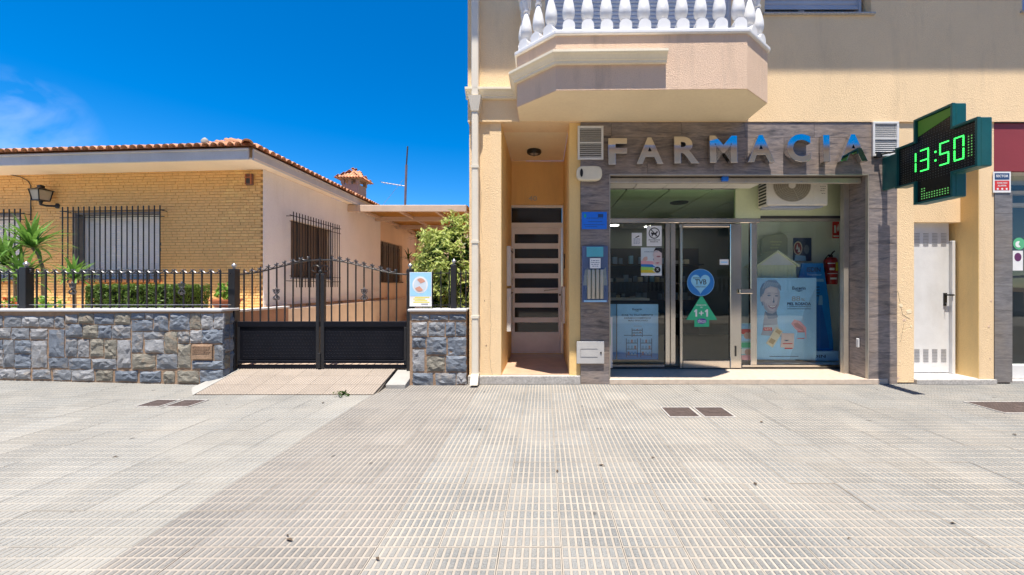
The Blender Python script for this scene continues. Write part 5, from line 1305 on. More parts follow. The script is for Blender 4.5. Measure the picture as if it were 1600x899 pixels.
# ------------------------------------------------------------------ signs and fittings on the shop front
LY = FY - .012
fl = thing('pharmacy_lettering', 'large mirror chrome letters spelling FARMACIA across the stone fascia', 'sign', (2.6, LY, 2.9))
lyf = LY - .075
for ch, a, b, c, d in (('F', 950.5, 980, 216, 258), ('A', 994.5, 1036.5, 215, 257), ('R', 1053.5, 1092.5, 213.5, 256), ('M', 1109, 1152, 212, 255), ('A', 1168.5, 1210.5, 211, 254), ('C', 1230, 1267, 209.5, 254), ('I', 1286.5, 1296.5, 211, 253.5), ('A', 1312.5, 1355.5, 210, 252.5)):
    m = MB(); cz_ = PZ((c + d) / 2, lyf); text(m, ch, PX(a, lyf), PX(b, lyf), PZ(d, lyf) - cz_, PZ(c, lyf) - cz_, 0, .075, .032, .004, .08)
    m.build('letter', M['chrome'], fl, Matrix.Translation((0, LY, cz_)) @ Matrix.Rotation(R(-2.4), 4, 'X'))
    q = MB()
    for zz in (.3, .7): q.lathe([(.006, 0), (.006, -.02)], ((PX(a, lyf) + PX(b, lyf)) / 2, FY + .004, PZ(d, lyf) + (PZ(c, lyf) - PZ(d, lyf)) * zz), 6, 'Y') if False else None
def vent(px0, px1, py0, py1, label, n, mt, y=FY):
    x0, x1, z0, z1 = PX(px0, y), PX(px1, y), PZ(py1, y), PZ(py0, y)
    t = thing('air_vent', label, 'vent', ((x0 + x1) / 2, y, z0), 'louvred vents at the ends of the fascia')
    f = .028
    MB().box(x0, x1, y - .03, y - .001, z0, z0 + f).box(x0, x1, y - .03, y - .001, z1 - f, z1).box(x0, x0 + f, y - .03, y - .001, z0 + f, z1 - f).box(x1 - f, x1, y - .03, y - .001, z0 + f, z1 - f).build('frame', M[mt], t, bevel=.003)
    B('backing', M['black'], t, x0 + f, x1 - f, y - .006, y - .001, z0 + f, z1 - f)
    p = None; sp_ = (z1 - z0 - 2 * f) / n
    for k in range(n):
        mw = Matrix.Translation(((x0 + x1) / 2, y - .016, z0 + f + sp_ * (k + .5))) @ Matrix.Rotation(R(52), 4, 'X')
        big = k == n // 2
        if p is None: p = MB().box(-(x1 - x0) / 2 + f, (x1 - x0) / 2 - f, -.0085, .0085, -.0012, .0012).build('louvre_slat', M[mt], t, mw, origin=(0, 0, 0))
        else: inst(p, mw, t)
    B('mid_bar', M[mt], t, x0 + f, x1 - f, y - .028, y - .008, (z0 + z1) / 2 - .008, (z0 + z1) / 2 + .008)
vent(902.5, 942.5, 198, 250.5, 'white louvred vent on the fascia over the siren beside the letter F', 15, 'white_paint')
vent(1361.5, 1402, 191.5, 245, 'sunlit white louvred vent on the fascia beside the green cross', 15, 'white_paint')
x0, x1, z0, z1 = PX(901, FY - .08), PX(941, FY - .08), PZ(282, FY - .08), PZ(259, FY - .08)
sr = thing('alarm_siren', 'cream oval alarm siren box on the stone below the vent', 'alarm', ((x0 + x1) / 2, FY, z0))
cx, cz = (x0 + x1) / 2, (z0 + z1) / 2; hw, hh = (x1 - x0) / 2, (z1 - z0) / 2
pts = [(cx + hw * (abs(math.cos(t)) ** .42) * (1 if math.cos(t) > 0 else -1), cz + hh * (abs(math.sin(t)) ** .75) * (1 if math.sin(t) > 0 else -1)) for t in np.linspace(0, 2 * math.pi, 33)[:-1]]
MB().prism(pts, FY - .085, FY - .001).build('case', M['white_plastic'], sr, bevel=.018, segs=3, smooth=50)
m = MB(); disc(m, x0 + .065, cz, .020, .055, FY - .0851, .006, 20); m.build('strobe_lens', M['black'], sr)
# blue plaque
def plaque_text(m, x0, x1, zs, y, h=.012):
    for k, (z, a, b) in enumerate(zs):
        x = x0 + (x1 - x0) * a
        while x < x0 + (x1 - x0) * b:
            w_ = random.uniform(.012, .04); m.box(x, min(x + w_, x0 + (x1 - x0) * b), y - .001, y, z, z + h); x += w_ + .008
x0, x1, z0, z1 = PX(909, FY), PX(948, FY), PZ(358.5, FY), PZ(331.5, FY)
bpq = thing('blue_plaque', 'small bright blue official plaque on the stone pier left of the glass', 'sign', (x0, FY, z0))
B('plate', ink('blue', 0), bpq, x0, x1, FY - .012, FY - .001, z0, z1, bevel=.003)
m = MB(); plaque_text(m, x0, x1, [(z0 + .145, .2, .84), (z0 + .10, .26, .8), (z0 + .055, .08, .9), (z0 + .03, .14, .6)], FY - .0122, .008)
m.box(x1 - .12, x1 - .05, FY - .0132, FY - .0122, z1 - .075, z1 - .03)
m.build('lettering', ink('navy', 0), bpq); m = MB(); disc(m, x0 + .045, z1 - .055, .016, .028, FY - .0122); m.build('emblem', flat('ink_emerald', (.02, .35, .30)), bpq)
# vending panel
x0, x1, z0, z1 = PX(909.5, FY), PX(949, FY), PZ(472.5, FY), PZ(385, FY)
vm = thing('vending_machine', 'wall vending machine with steel tubes and a blue header on the stone pier', 'vending machine', (x0, FY, z0))
B('case', flat('vending_face', (.10, .14, .30), .3), vm, x0, x1, FY - .05, FY - .001, z0, z1, bevel=.006)
B('cover', M['glass'], vm, x0 + .008, x1 - .008, FY - .083, FY - .078, z0 + .03, z1 - .005)
m = MB()
for a, b in (((.02, .3), (.28, .62)), ((.72, .3), (.97, .62))):
    m.prism([(x0 + (x1 - x0) * a[0], z0 + (z1 - z0) * a[1]), (x0 + (x1 - x0) * b[0], z0 + (z1 - z0) * a[1]), (x0 + (x1 - x0) * (b[0] - .05), z0 + (z1 - z0) * b[1]), (x0 + (x1 - x0) * (a[0] + .08), z0 + (z1 - z0) * (b[1] - .05))], FY - .0515, FY - .0501)
m.build('print', ink('grey', 0), vm)
B('header', ink('cyan', 0), vm, x0 + .055, x1 - .065, FY - .062, FY - .0505, z0 + .61, z0 + .745)
tw = (x1 - x0 - .12) / 4; pz_ = None
for k in range(4):
    mw = Matrix.Translation((x0 + .06 + tw * (k + .5), FY - .06, z0 + .05))
    pz_ = pz_ and inst(pz_, mw, vm) or MB().lathe([(tw * .46, 0), (tw * .5, .01), (tw * .5, .38), (tw * .46, .39)], n=16).build('dispenser_tube', M['steel_dull'], vm, mw, origin=(0, 0, 0), smooth=40)
B('price_card', ink('white', 0), vm, x0 + .095, x1 - .105, FY - .0905, FY - .0885, z0 + .455, z0 + .59)
m = MB(); plaque_text(m, x0 + .10, x1 - .11, [(z0 + .555, .1, .9), (z0 + .53, .05, .95), (z0 + .505, .1, .85), (z0 + .48, .2, .8)], FY - .0907, .007); m.build('lettering', ink('navy', 0), vm)
m = MB(); m.box(x0 + .02, x1 - .02, FY - .06, FY - .0505, z0 + .006, z0 + .03); m.build('tray', ink('pale', 0), vm)
# meter cupboard door
x0, x1, z0, z1 = PX(901, FY - .02), PX(944, FY - .02), PZ(568, FY), PZ(533.5, FY)
mb = thing('meter_cupboard', 'grey metal meter cupboard door low on the stone pier', 'cupboard', (x0, FY, z0))
B('door', mat('grey_cupboard', (.46, .45, .44), .55, var=.1, dirt=(.3, .29, .28)), mb, x0, x1, FY - .03, FY - .001, z0, z1, bevel=.005)
MB().lathe([(.012, 0), (.012, -.008)], (x1 - .045, FY - .03, z0 + (z1 - z0) * .5), 10, 'Y').build('lock', M['black'], mb)
m = MB(); m.box(x0 + .05, x1 - .09, FY - .033, FY - .0302, z0 + .09, z0 + .095); m.box(x0 + .05, x1 - .09, FY - .033, FY - .0302, z0 + .2, z0 + .205); m.box(x0 + .05, x0 + .055, FY - .033, FY - .0302, z0 + .096, z0 + .199); m.build('embossing', M['zinc'], mb)
# reader on the reveal and two small fittings
cr_ = B('card_reader', M['white_paint'], None, 4.375, 4.3955, 5.34, 5.39, PZ(543, 5.36), PZ(529, 5.36), bevel=.006); tag(cr_, 'small white key switch on the dark stone reveal beside the shop window', 'switch')
# LED cross
TX = 4.56
cxs = thing('pharmacy_cross', 'green LED pharmacy cross showing 13:50 projecting from the facade', 'sign', (TX, 4.48, 2.3))
TF = Matrix.Translation((TX, 4.48, 2.84)) @ Matrix.Rotation(R(-90), 4, 'Z')      # local x: left to right as seen (towards the street), local -y: the lit face
a, b, s_, t_ = .225, .52, .258, .47
outline = [(-a, -b), (a, -b), (a, -s_), (t_, -s_), (t_, s_), (a, s_), (a, b), (-a, b), (-a, s_), (-t_, s_), (-t_, -s_), (-a, -s_)]
MB().prism(outline, .0, .125).build('case', M['teal'], cxs, TF, bevel=.012, segs=2)
g2 = .022
inner = [(x - math.copysign(g2, x), z - math.copysign(g2, z)) for x, z in outline]
n_ = len(outline); rim = MB().add([(x, -.035, z) for x, z in outline] + [(x, -.035, z) for x, z in inner] + [(x, 0.0, z) for x, z in outline] + [(x, 0.0, z) for x, z in inner],
    [(i, (i + 1) % n_, n_ + (i + 1) % n_, n_ + i) for i in range(n_)] + [(n_ + i, n_ + (i + 1) % n_, 3 * n_ + (i + 1) % n_, 3 * n_ + i) for i in range(n_)] + [((i + 1) % n_, i, 2 * n_ + i, 2 * n_ + (i + 1) % n_) for i in range(n_)])
rim.build('rim', M['teal'], cxs, TF)
MB().prism(inner, -.003, -.0005).build('led_panel', M['led_black'], cxs, TF)
hf = .26
def seg(m, x, z, on, w_=.105, h=hf, t=.014, y=-.0032):
    q = {'a': (x, x + w_, z + h - t, z + h), 'd': (x, x + w_, z, z + t), 'g': (x, x + w_, z + h / 2 - t / 2, z + h / 2 + t / 2), 'f': (x, x + t, z + h / 2 + t * .6, z + h - t * 1.1), 'b': (x + w_ - t, x + w_, z + h / 2 + t * .6, z + h - t * 1.1), 'e': (x, x + t, z + t * 1.1, z + h / 2 - t * .6), 'c': (x + w_ - t, x + w_, z + t * 1.1, z + h / 2 - t * .6)}
    for k in on:
        xa, xb, za, zb = q[k]; hor = xb - xa > zb - za; n = 5
        for i in range(n):
            if hor: m.box(xa + (xb - xa) * (i + .1) / n, xa + (xb - xa) * (i + .9) / n, y - .004, y, za, zb)
            else: m.box(xa, xb, y - .004, y, za + (zb - za) * (i + .1) / n, za + (zb - za) * (i + .9) / n)
D7 = {'1': 'bc', '3': 'abgcd', '5': 'afgcd', '0': 'abcdef'}
x = -.325
for ch in '13:50':
    m = MB()
    if ch == ':':
        for zz in (.07, .17): m.box(x + .018, x + .036, -.0072, -.0032, -hf / 2 + zz, -hf / 2 + zz + .02)
        x += .072
    else: seg(m, x, -hf / 2, D7[ch]); x += .155
    m.build('led_digit', M['led'], cxs, TF, kind='stuff')
m = MB(); dm = MB()
for i in range(11):
    for j in range(3): m.box(-.15 + i * .03 - .006, -.15 + i * .03 + .006, -.006, -.0032, -.46 + j * .028 - .006, -.46 + j * .028 + .006)
for i in range(2):
    for j in range(2): m.box(-.15 + i * .03 - .006, -.15 + i * .03 + .006, -.006, -.0032, -.376 + j * .028, -.364 + j * .028)
for j in range(8): m.box(.36 - .005, .36 + .005, -.006, -.0032, -.12 + j * .03, -.11 + j * .03); m.box(.39 - .005, .39 + .005, -.006, -.0032, -.12 + j * .03, -.11 + j * .03)
m.build('led_dots', M['led_dim'], cxs, TF, kind='stuff')
for i in range(28):
    for j in range(17):
        x, z = -.42 + i * .031, -.24 + j * .03
        dm.box(x - .004, x + .004, -.0045, -.0032, z - .004, z + .004)
for i in range(13):
    for j in range(8):
        dm.box(-.19 + i * .031 - .004, -.19 + i * .031 + .004, -.0045, -.0032, .285 + j * .027 - .004, .285 + j * .027 + .004)
dm.build('led_matrix', flat('unlit_led', (.05, .06, .055), .3), cxs, TF, kind='stuff')
m = MB().prism([(-.195, .30), (.195, .40), (.195, .49), (-.195, .49)], -.0085, -.0075); m.build('painted_glare', flat('painted_glare', (.06, .20, .02), .35, .04), cxs, TF)  # green sun glare on the panel top, painted as a faintly glowing patch
MB().box(TX + .02, TX + .09, 4.95, 5.21, 2.62, 3.06).build('arm', M['teal'], cxs, bevel=.01)
MB().tube([(TX - .05, 5.19, 3.10), (TX + .02, 5.06, 3.09), (TX + .05, 4.98, 3.08)], .012, 6).box(TX - .09, TX - .02, 5.15, 5.199, 3.06, 3.13).build('bracket', M['black'], cxs)
m = MB(); 
for k in range(5): m.box(TX + .05 + .0 * k, TX + .075, 4.2544, 4.256, 3.2 + k * .02, 3.212 + k * .02)
# small wall fittings left of the cross
hk = MB().box(4.60, 4.615, FY - .012, FY - .0005, PZ(285, FY), PZ(278, FY)).tube([(4.607, FY - .01, PZ(284, FY)), (4.60, FY - .03, PZ(284, FY))], .004, 6).build('wall_hook', M['zinc']); tag(hk, 'tiny shiny hook on the stone pilaster below the vent', 'hook')
# air conditioner in the recess
ay = 5.55; x0, x1 = PX(1199, ay), PX(1294, ay); z0, z1 = PZ(321, ay), 3.06
ac = thing('air_conditioner', 'beige outdoor air conditioner unit high in the shop recess', 'air conditioner', ((x0 + x1) / 2, ay + .13, z0))
B('case', M['ac_body'], ac, x0, x1, ay, ay + .25, z0, z1, bevel=.012)
m = MB()
for k in range(11): m.box(x0 - .004, x0 + .0, ay + .03, ay + .22, z0 + .03 + k * .045, z0 + .055 + k * .045)
m.build('side_louvre', M['black'], ac)
cx, cz = PX(1237, ay), PZ(290, ay)
m = MB(); disc(m, cx, cz, .27, .235, ay - .0005, .004, 36); m.build('fan_opening', M['grille'], ac)
m = MB(); disc(m, cx, cz, .275, .24, ay - .0046, .004, 36, inner=.96)
for k in range(1, 9): disc(m, cx, cz, .275 * k / 9, .24 * k / 9, ay - .0046, .006, 28, inner=1 - .16 / k)
for k in range(4): a = k * math.pi / 2 + .4; m.tube([(cx + .05 * math.cos(a), ay - .007, cz + .05 * math.sin(a)), (cx + .27 * math.cos(a), ay - .007, cz + .235 * math.sin(a))], .003, 4)
m.build('fan_guard', M['guard'], ac); m = MB(); disc(m, cx - .0, cz + .0, .05, .045, ay - .009, .004, 20); m.build('fan_hub', M['ac_body'], ac)
B('front_panel', M['ac_body'], ac, x1 - .20, x1 - .012, ay - .006, ay - .0005, z0 + .02, z1 - .02, bevel=.004); m = MB(); plaque_text(m, x1 - .13, x1 - .03, [(z1 - .30, .1, .9), (z1 - .33, .2, .9), (z1 - .36, .1, .8), (z1 - .40, .3, .9)], ay - .0062, .010); m.build('lettering', M['grille'], ac)
MB().box(x0 + .05, x1 - .05, ay + .03, ay + .28, z0 - .018, z0 - .001).tube([(x0 - .03, ay + .1, z0 - .02), (x0 + .2, ay + .02, z0 - .03), (x1 - .1, ay + .02, z0 - .03)], .010, 6).build('bracket', M['shutter_blue'], ac)

# ------------------------------------------------------------------ things behind and on the glass
GY = YG - .0045
def board(name, label, cat, px0, px1, py0, py1, y, ink_, th=.012, group=None, bevel=0):
    x0, x1, z0, z1 = PX(px0, y), PX(px1, y), PZ(py1, y), PZ(py0, y)
    t = thing(name, label, cat, ((x0 + x1) / 2, y, z0), group); B('board', ink_, t, x0, x1, y, y + th, z0, z1, bevel=bevel)
    return t, (lambda u, v: (x0 + u * (x1 - x0), z0 + v * (z1 - z0)))
def poly(t, at, pts, y, mt, name='print', lay=1):
    MB().prism([at(u, v) for u, v in pts], y - .0012 * lay, y - .0012 * (lay - 1) - .0001).build(name, mt, t)
def write(t, at, txt, u0, u1, v0, v1, y, mt, bold=.0, lay=1):
    m = MB(); p, q = at(u0, v0), at(u1, v1); text(m, txt, p[0], q[0], p[1], q[1], y - .0012 * (lay - 1) - .0001, .0011, bold); m.build('lettering', mt, t)
def ell(cu, cv, ru, rv, n=24, a0=0, a1=2 * math.pi): return [(cu + ru * math.cos(a0 + (a1 - a0) * i / n), cv + rv * math.sin(a0 + (a1 - a0) * i / n)) for i in range(n if a1 - a0 > 6.2 else n + 1)]
# large skin-care poster
yp = 5.95
t, at = board('skincare_poster', 'large pale blue poster with a smiling woman and cream jars in the right shop window', 'poster', 1181.5, 1275.5, 434.5, 562, yp, ink('pale', 0), .02)
y = yp
poly(t, at, [(.55, .0), (1, 0), (1, .9), (.8, .6)], y, flat('ink_softblue', (.30, .54, .78)))
poly(t, at, [(.10, .35), (.14, .58), (.34, .60), (.36, .36), (.42, .28), (.08, .30)], y, flat('ink_skinshade', (.36, .40, .50)), lay=2)
poly(t, at, [(.085, .70), (.06, .78), (.065, .87), (.11, .93), (.22, .965), (.26, .85), (.14, .68), (.10, .66)], y, ink('hair', 0), lay=3)
poly(t, at, [(.10, .80), (.105, .70), (.14, .62), (.20, .575), (.27, .565), (.335, .60), (.375, .67), (.395, .76), (.385, .84), (.33, .90), (.22, .91), (.14, .88)], y, ink('skin', 0), lay=4)
poly(t, at, [(.075, .83), (.10, .92), (.20, .975), (.33, .97), (.41, .90), (.41, .84), (.36, .875), (.24, .90), (.15, .865), (.11, .79)], y, ink('hair', 0), lay=5)
sk2 = flat('ink_skin_shadow', (.45, .44, .53)); sk3 = flat('ink_skin_light', (.67, .61, .66)); hr2 = flat('ink_hair_light', (.36, .47, .62))
poly(t, at, [(.335, .90), (.385, .84), (.395, .76), (.375, .67), (.335, .60), (.27, .565), (.30, .60), (.335, .66), (.355, .74), (.35, .82)], y, sk2, lay=5)
poly(t, at, [(.14, .62), (.20, .575), (.27, .565), (.30, .585), (.22, .60), (.155, .66), (.125, .72), (.105, .70)], y, sk2, lay=5)
poly(t, at, [(.17, .85), (.26, .885), (.32, .87), (.31, .83), (.22, .825)], y, sk3, lay=5); poly(t, at, [(.14, .72), (.19, .745), (.235, .73), (.22, .69), (.16, .685)], y, sk3, lay=5); poly(t, at, [(.262, .80), (.285, .80), (.282, .715), (.262, .72)], y, sk3, lay=5)
for k in range(7):
    a = .10 + k * .036; poly(t, at, [(a, .865 + .012 * k ** .5), (a + .012, .865 + .012 * k ** .5), (a + .07, .955 - .004 * k), (a + .05, .96 - .004 * k)], y, hr2, lay=6)
poly(t, at, [(.155, .69), (.165, .69), (.185, .64), (.175, .635)], y, sk2, lay=6); poly(t, at, [(.365, .70), (.372, .69), (.352, .64), (.345, .65)], y, sk2, lay=6)
poly(t, at, [(.17, .80), (.25, .805), (.25, .77), (.17, .765)], y, sk2, lay=4) if False else None
poly(t, at, ell(.21, .788, .05, .022, 14), y, sk2, lay=4) if False else None
poly(t, at, ell(.085, .74, .022, .035), y, ink('skin', 0), lay=5)
for cu, cv in ((.21, .785), (.335, .78)): poly(t, at, ell(cu, cv, .028, .009, 12), y, ink('shade', 0), lay=5); poly(t, at, [(cu - .045, cv + .022), (cu, cv + .033), (cu + .04, cv + .024), (cu, cv + .026)], y, ink('shade', 0), lay=5)
poly(t, at, [(.285, .77), (.305, .70), (.275, .695), (.27, .705)], y, ink('shade', 0), lay=5)
poly(t, at, [(.19, .665), (.27, .655), (.345, .675), (.32, .635), (.265, .622), (.22, .635)], y, flat('ink_lips', (.36, .20, .28)), lay=5); poly(t, at, [(.21, .66), (.27, .651), (.33, .667), (.31, .645), (.265, .638), (.23, .645)], y, ink('white', 0), lay=6)
poly(t, at, [(.14, .60), (.20, .565), (.27, .556), (.33, .59), (.36, .52), (.30, .50), (.20, .50)], y, ink('shade', 0), lay=3)
poly(t, at, [(.13, .42), (.36, .43), (.38, .37), (.12, .36)], y, flat('ink_top', (.55, .62, .70)), lay=3)
write(t, at, 'Eucerin', .60, .82, .855, .895, y, ink('navy', 0), .02, 2); poly(t, at, [(.64, .845), (.78, .845), (.71, .832)], y, ink('navy', 0), lay=2)
write(t, at, '88', .59, .73, .715, .775, y, ink('grey', 0), 0, 2); write(t, at, '%', .745, .81, .715, .75, y, ink('grey', 0), 0, 2)
write(t, at, 'PIEL ROSADA', .515, .91, .665, .70, y, ink('navy', 0), .03, 2); write(t, at, 'Y LUMINOSA DE INMEDIATO', .515, .91, .642, .657, y, ink('navy', 0), 0, 2); poly(t, at, [(.515, .618), (.91, .618), (.91, .624), (.515, .624)], y, ink('navy', 0), lay=2)
poly(t, at, [(.12, .355), (.26, .355), (.26, .393), (.12, .393)], y, ink('red', 0), lay=4); write(t, at, 'NUEVO', .135, .245, .363, .385, y, ink('white', 0), .01, 5)
poly(t, at, [(.16, .20), (.33, .40), (.44, .345), (.27, .145)], y, ink('cream', 0), lay=5); poly(t, at, [(.20, .215), (.245, .265), (.32, .235), (.275, .185)], y, flat('ink_tan', (.50, .36, .20)), lay=6); poly(t, at, [(.31, .34), (.345, .375), (.415, .345), (.385, .305)], y, flat('ink_tan2', (.50, .36, .20)), lay=6)
poly(t, at, [(.40, .15), (.42, .325), (.63, .32), (.62, .14)], y, flat('ink_jar', (.70, .56, .55)), lay=5); poly(t, at, [(.47, .13), (.60, .13), (.60, .145), (.47, .145)], y, ink('red', 0), lay=6); poly(t, at, [(.45, .24), (.55, .24), (.50, .225)], y, ink('navy', 0), lay=6); poly(t, at, [(.44, .19), (.60, .19), (.60, .20), (.44, .20)], y, ink('red', 0), lay=6)
poly(t, at, [(.58, .44), (.63, .49), (.73, .47), (.83, .39), (.83, .24), (.80, .35), (.72, .33), (.64, .38)], y, ink('pink', 0), lay=3); poly(t, at, [(.62, .44), (.68, .455), (.77, .40), (.80, .34), (.73, .37), (.65, .40)], y, flat('ink_rose', (.50, .22, .24)), lay=4)
for v in (.255, .335): poly(t, at, [(.68, v), (.80, v), (.80, v + .008), (.68, v + .008)], y, ink('red', 0), lay=5)
poly(t, at, [(.22, .035), (.7, .035), (.7, .042), (.22, .042)], y, ink('navy', 0), lay=2)
# cardboard house on a plinth
yh = 6.08
x0, x1 = PX(1183, yh), PX(1244, yh); zb_, ze, za_ = PZ(437, yh), PZ(414.5, yh), PZ(391, yh)
th = thing('toy_house', 'cream wooden display house with pitched roof above the woman poster', 'display', ((x0 + x1) / 2, yh, zb_))
B('plinth', M['white_paint'], th, x0, x1, yh + .01, yh + .25, .131, zb_ - .001)
xc = (x0 + x1) / 2 + .01; lum = mat('pale_wood', (.68, .70, .48), .7, var=.05, scale=6)
p = None
for k in range(9):
    mw = Matrix.Translation((x0 + (x1 - x0) * (k + .5) / 9, yh, zb_)); w9 = (x1 - x0) / 18 - .0015
    p = p and inst(p, mw, th) or MB().box(-w9, w9, 0, .02, 0, ze - zb_).build('plank', lum, th, mw, origin=(0, 0, 0))
B('body', lum, th, x0, x1, yh + .0205, yh + .3, zb_, ze)
MB().prism([(x0 - .01, ze + .002), (x1 + .01, ze + .002), (xc, za_ - .03)], yh, yh + .3).build('gable', M['white_paint'], th)
for s_, xe in ((-1, x0 - .035), (1, x1 + .05)):
    MB().prism([(xe, ze - .012), (xc, za_), (xc, za_ - .028), (xe + s_ * -.02, ze - .028)], yh - .03, yh + .34).build('roof_panel', lum, th)
# blue free-standing display
yd = 6.16
t, at = board('blue_display', 'tall blue cardboard product display standing beside the woman poster', 'display', 1247, 1303, 410, 562, yd, flat('ink_base', (.30, .52, .70)), .02)
o_ = [c for c in t.children][0]; bpy.data.objects.remove(o_)
MB().prism([at(u, v) for u, v in ((.12, .99), (.0, .80), (.03, .2), (.0, .08), (.98, .08), (.97, .20), (.86, .60), (.70, .99))], yd, yd + .03).build('panel', ink('isdin', 0), t)
MB().prism([at(u, v) for u, v in ((.02, 0), (1, 0), (.99, .095), (.10, .095))], yd - .10, yd - .001).build('base', ink('pale', 0), t, bevel=.004)
write(t, at, 'ISDIN', .24, .63, .90, .95, yd, ink('navy', 0), .03, 1); write(t, at, 'Fotoprotector', .26, .66, .855, .885, yd, ink('pale', 0), .01, 1)
poly(t, at, [(.30, .80), (.72, .80), (.70, .83), (.30, .83)], yd, ink('sky', 0)); 
for k in range(4): poly(t, at, [(.30, .74 - k * .03), (.6, .74 - k * .03), (.6, .75 - k * .03), (.30, .75 - k * .03)], yd, ink('navy', 0))
poly(t, at, [(.45, .12), (.40, .18), (.52, .56), (.60, .62), (.66, .56), (.86, .18), (.86, .12)], yd, flat('ink_tube', (.02, .14, .48)), lay=2); poly(t, at, [(.56, .56), (.59, .66), (.67, .66), (.68, .56)], yd, ink('sky', 0), lay=3); poly(t, at, [(.32, .49), (.5, .49), (.5, .535), (.32, .535)], yd, ink('orange', 0), lay=3)
write(t, at, 'ISDIN', .16, .64, .03, .06, yd - .1, ink('navy', 0), .02, 1)
# extinguisher with its sign
ye = 6.36; xe = PX(1298, ye)
fe = thing('fire_extinguisher', 'red fire extinguisher with yellow label hanging at the right end of the window', 'extinguisher', (xe, ye, PZ(444, ye)))
rr = .095; zb_, zt_ = PZ(444.5, ye), PZ(402, ye)
MB().lathe([(rr * .9, zb_), (rr, zb_ + .02), (rr, zt_ - .05), (rr * .8, zt_ - .015), (rr * .35, zt_)], (xe, ye, 0), 24).build('cylinder', mat('extinguisher_red', (.42, .02, .02), .3, var=.05), fe, smooth=40)
MB().lathe([(.03, zt_), (.03, zt_ + .03), (.02, zt_ + .04)], (xe, ye, 0), 12).tube([(xe, ye, zt_ + .03), (xe + .02, ye - .02, zt_ + .075), (xe + .05, ye - .02, zt_ + .10)], .010, 6).tube([(xe - .0, ye, zt_ + .03), (xe - .05, ye - .02, zt_ + .035), (xe - .085, ye, zt_ - .02), (xe - .10, ye, zb_ + .2)], .010, 6).build('valve', M['black'], fe, smooth=50)
m = MB()
def curved(m, a0, a1, z0, z1):
    vs = []
    for i in range(9):
        a = a0 + (a1 - a0) * i / 8; vs += [(xe + (rr + .002) * math.sin(a), ye - (rr + .002) * math.cos(a), z0), (xe + (rr + .002) * math.sin(a), ye - (rr + .002) * math.cos(a), z1)]
    m.add(vs, [(2 * i, 2 * i + 2, 2 * i + 3, 2 * i + 1) for i in range(8)])
curved(m, .1, .9, zb_ + .22, zb_ + .36); m.build('label', ink('yellow', 0), fe)
m = MB(); curved(m, -1.1, .0, zb_ + .335, zb_ + .35); curved(m, -1.1, .9, zb_ + .17, zb_ + .182); curved(m, -.7, .3, zb_ + .08, zb_ + .11); curved(m, -.8, -.1, zb_ + .23, zb_ + .27); m.build('label_text', ink('white', 0), fe)
B('wall_bracket', M['black'], fe, xe - .02, xe + .02, ye + rr - .01, 6.4995, zt_ - .1, zt_ - .06)
t, at = board('extinguisher_sign', 'small red fire extinguisher pictogram sign above the extinguisher', 'sign', 1301, 1312, 345.5, 372.5, 6.44, ink('red', 0), .008)
poly(t, at, [(.2, .3), (.5, .3), (.5, .75), (.2, .75)], 6.44, ink('white', 0)); poly(t, at, [(.6, .55), (.75, .35), (.9, .55), (.8, .85), (.7, .7)], 6.44, ink('white', 0)); poly(t, at, [(.1, .08), (.9, .08), (.9, .16), (.1, .16)], 6.44, ink('white', 0))
# pictures on the display back wall
t, at = board('dark_poster', 'dark blue poster with a round red badge on the display back wall', 'poster', 1240, 1268, 372, 408, 6.47, ink('navy', 0), .01)
poly(t, at, ell(.24, .55, .24, .30), 6.47, ink('cream', 0)); poly(t, at, ell(.24, .55, .20, .25), 6.47, flat('ink_darkred', (.30, .03, .04)), lay=2); poly(t, at, [(.12, .5), (.2, .75), (.28, .5)], 6.47, ink('white', 0), lay=3); poly(t, at, [(.22, .38), (.3, .62), (.38, .38)], 6.47, ink('white', 0), lay=3); poly(t, at, [(.05, .0), (.7, .0), (.66, .22), (.1, .26)], 6.47, ink('pale', 0), lay=2)
poly(t, at, ell(.72, .5, .14, .2), 6.47, ink('shade', 0), lay=2)
ys = 6.40
x0, x1, z0, z1 = PX(1190, ys), PX(1231, ys), PZ(416, ys), PZ(365, ys)
ch_ = thing('display_panel', 'rounded pale green display panel behind the cream display house', 'display', ((x0 + x1) / 2, ys, z0))
MB().prism([(x0, z0), (x1, z0), (x1, z1 - .08), (x1 - .03, z1 - .02), (x1 - .09, z1), (x0 + .05, z1 - .05), (x0, z1 - .1)], ys, ys + .05).build('panel', mat('sage_panel', (.42, .47, .36), .7), ch_, bevel=.01)
B('support', M['white_paint'], ch_, x0 + .1, x1 - .1, ys + .051, 6.499, z0 - .4, z1 - .1)
m = MB(); plaque_text(m, x0 + .12, x1 - .08, [(z1 - .15, .1, .9), (z1 - .20, .2, .8), (z1 - .25, .1, .7)], ys - .0005, .02); m.build('print', M['pale_green'], ch_)
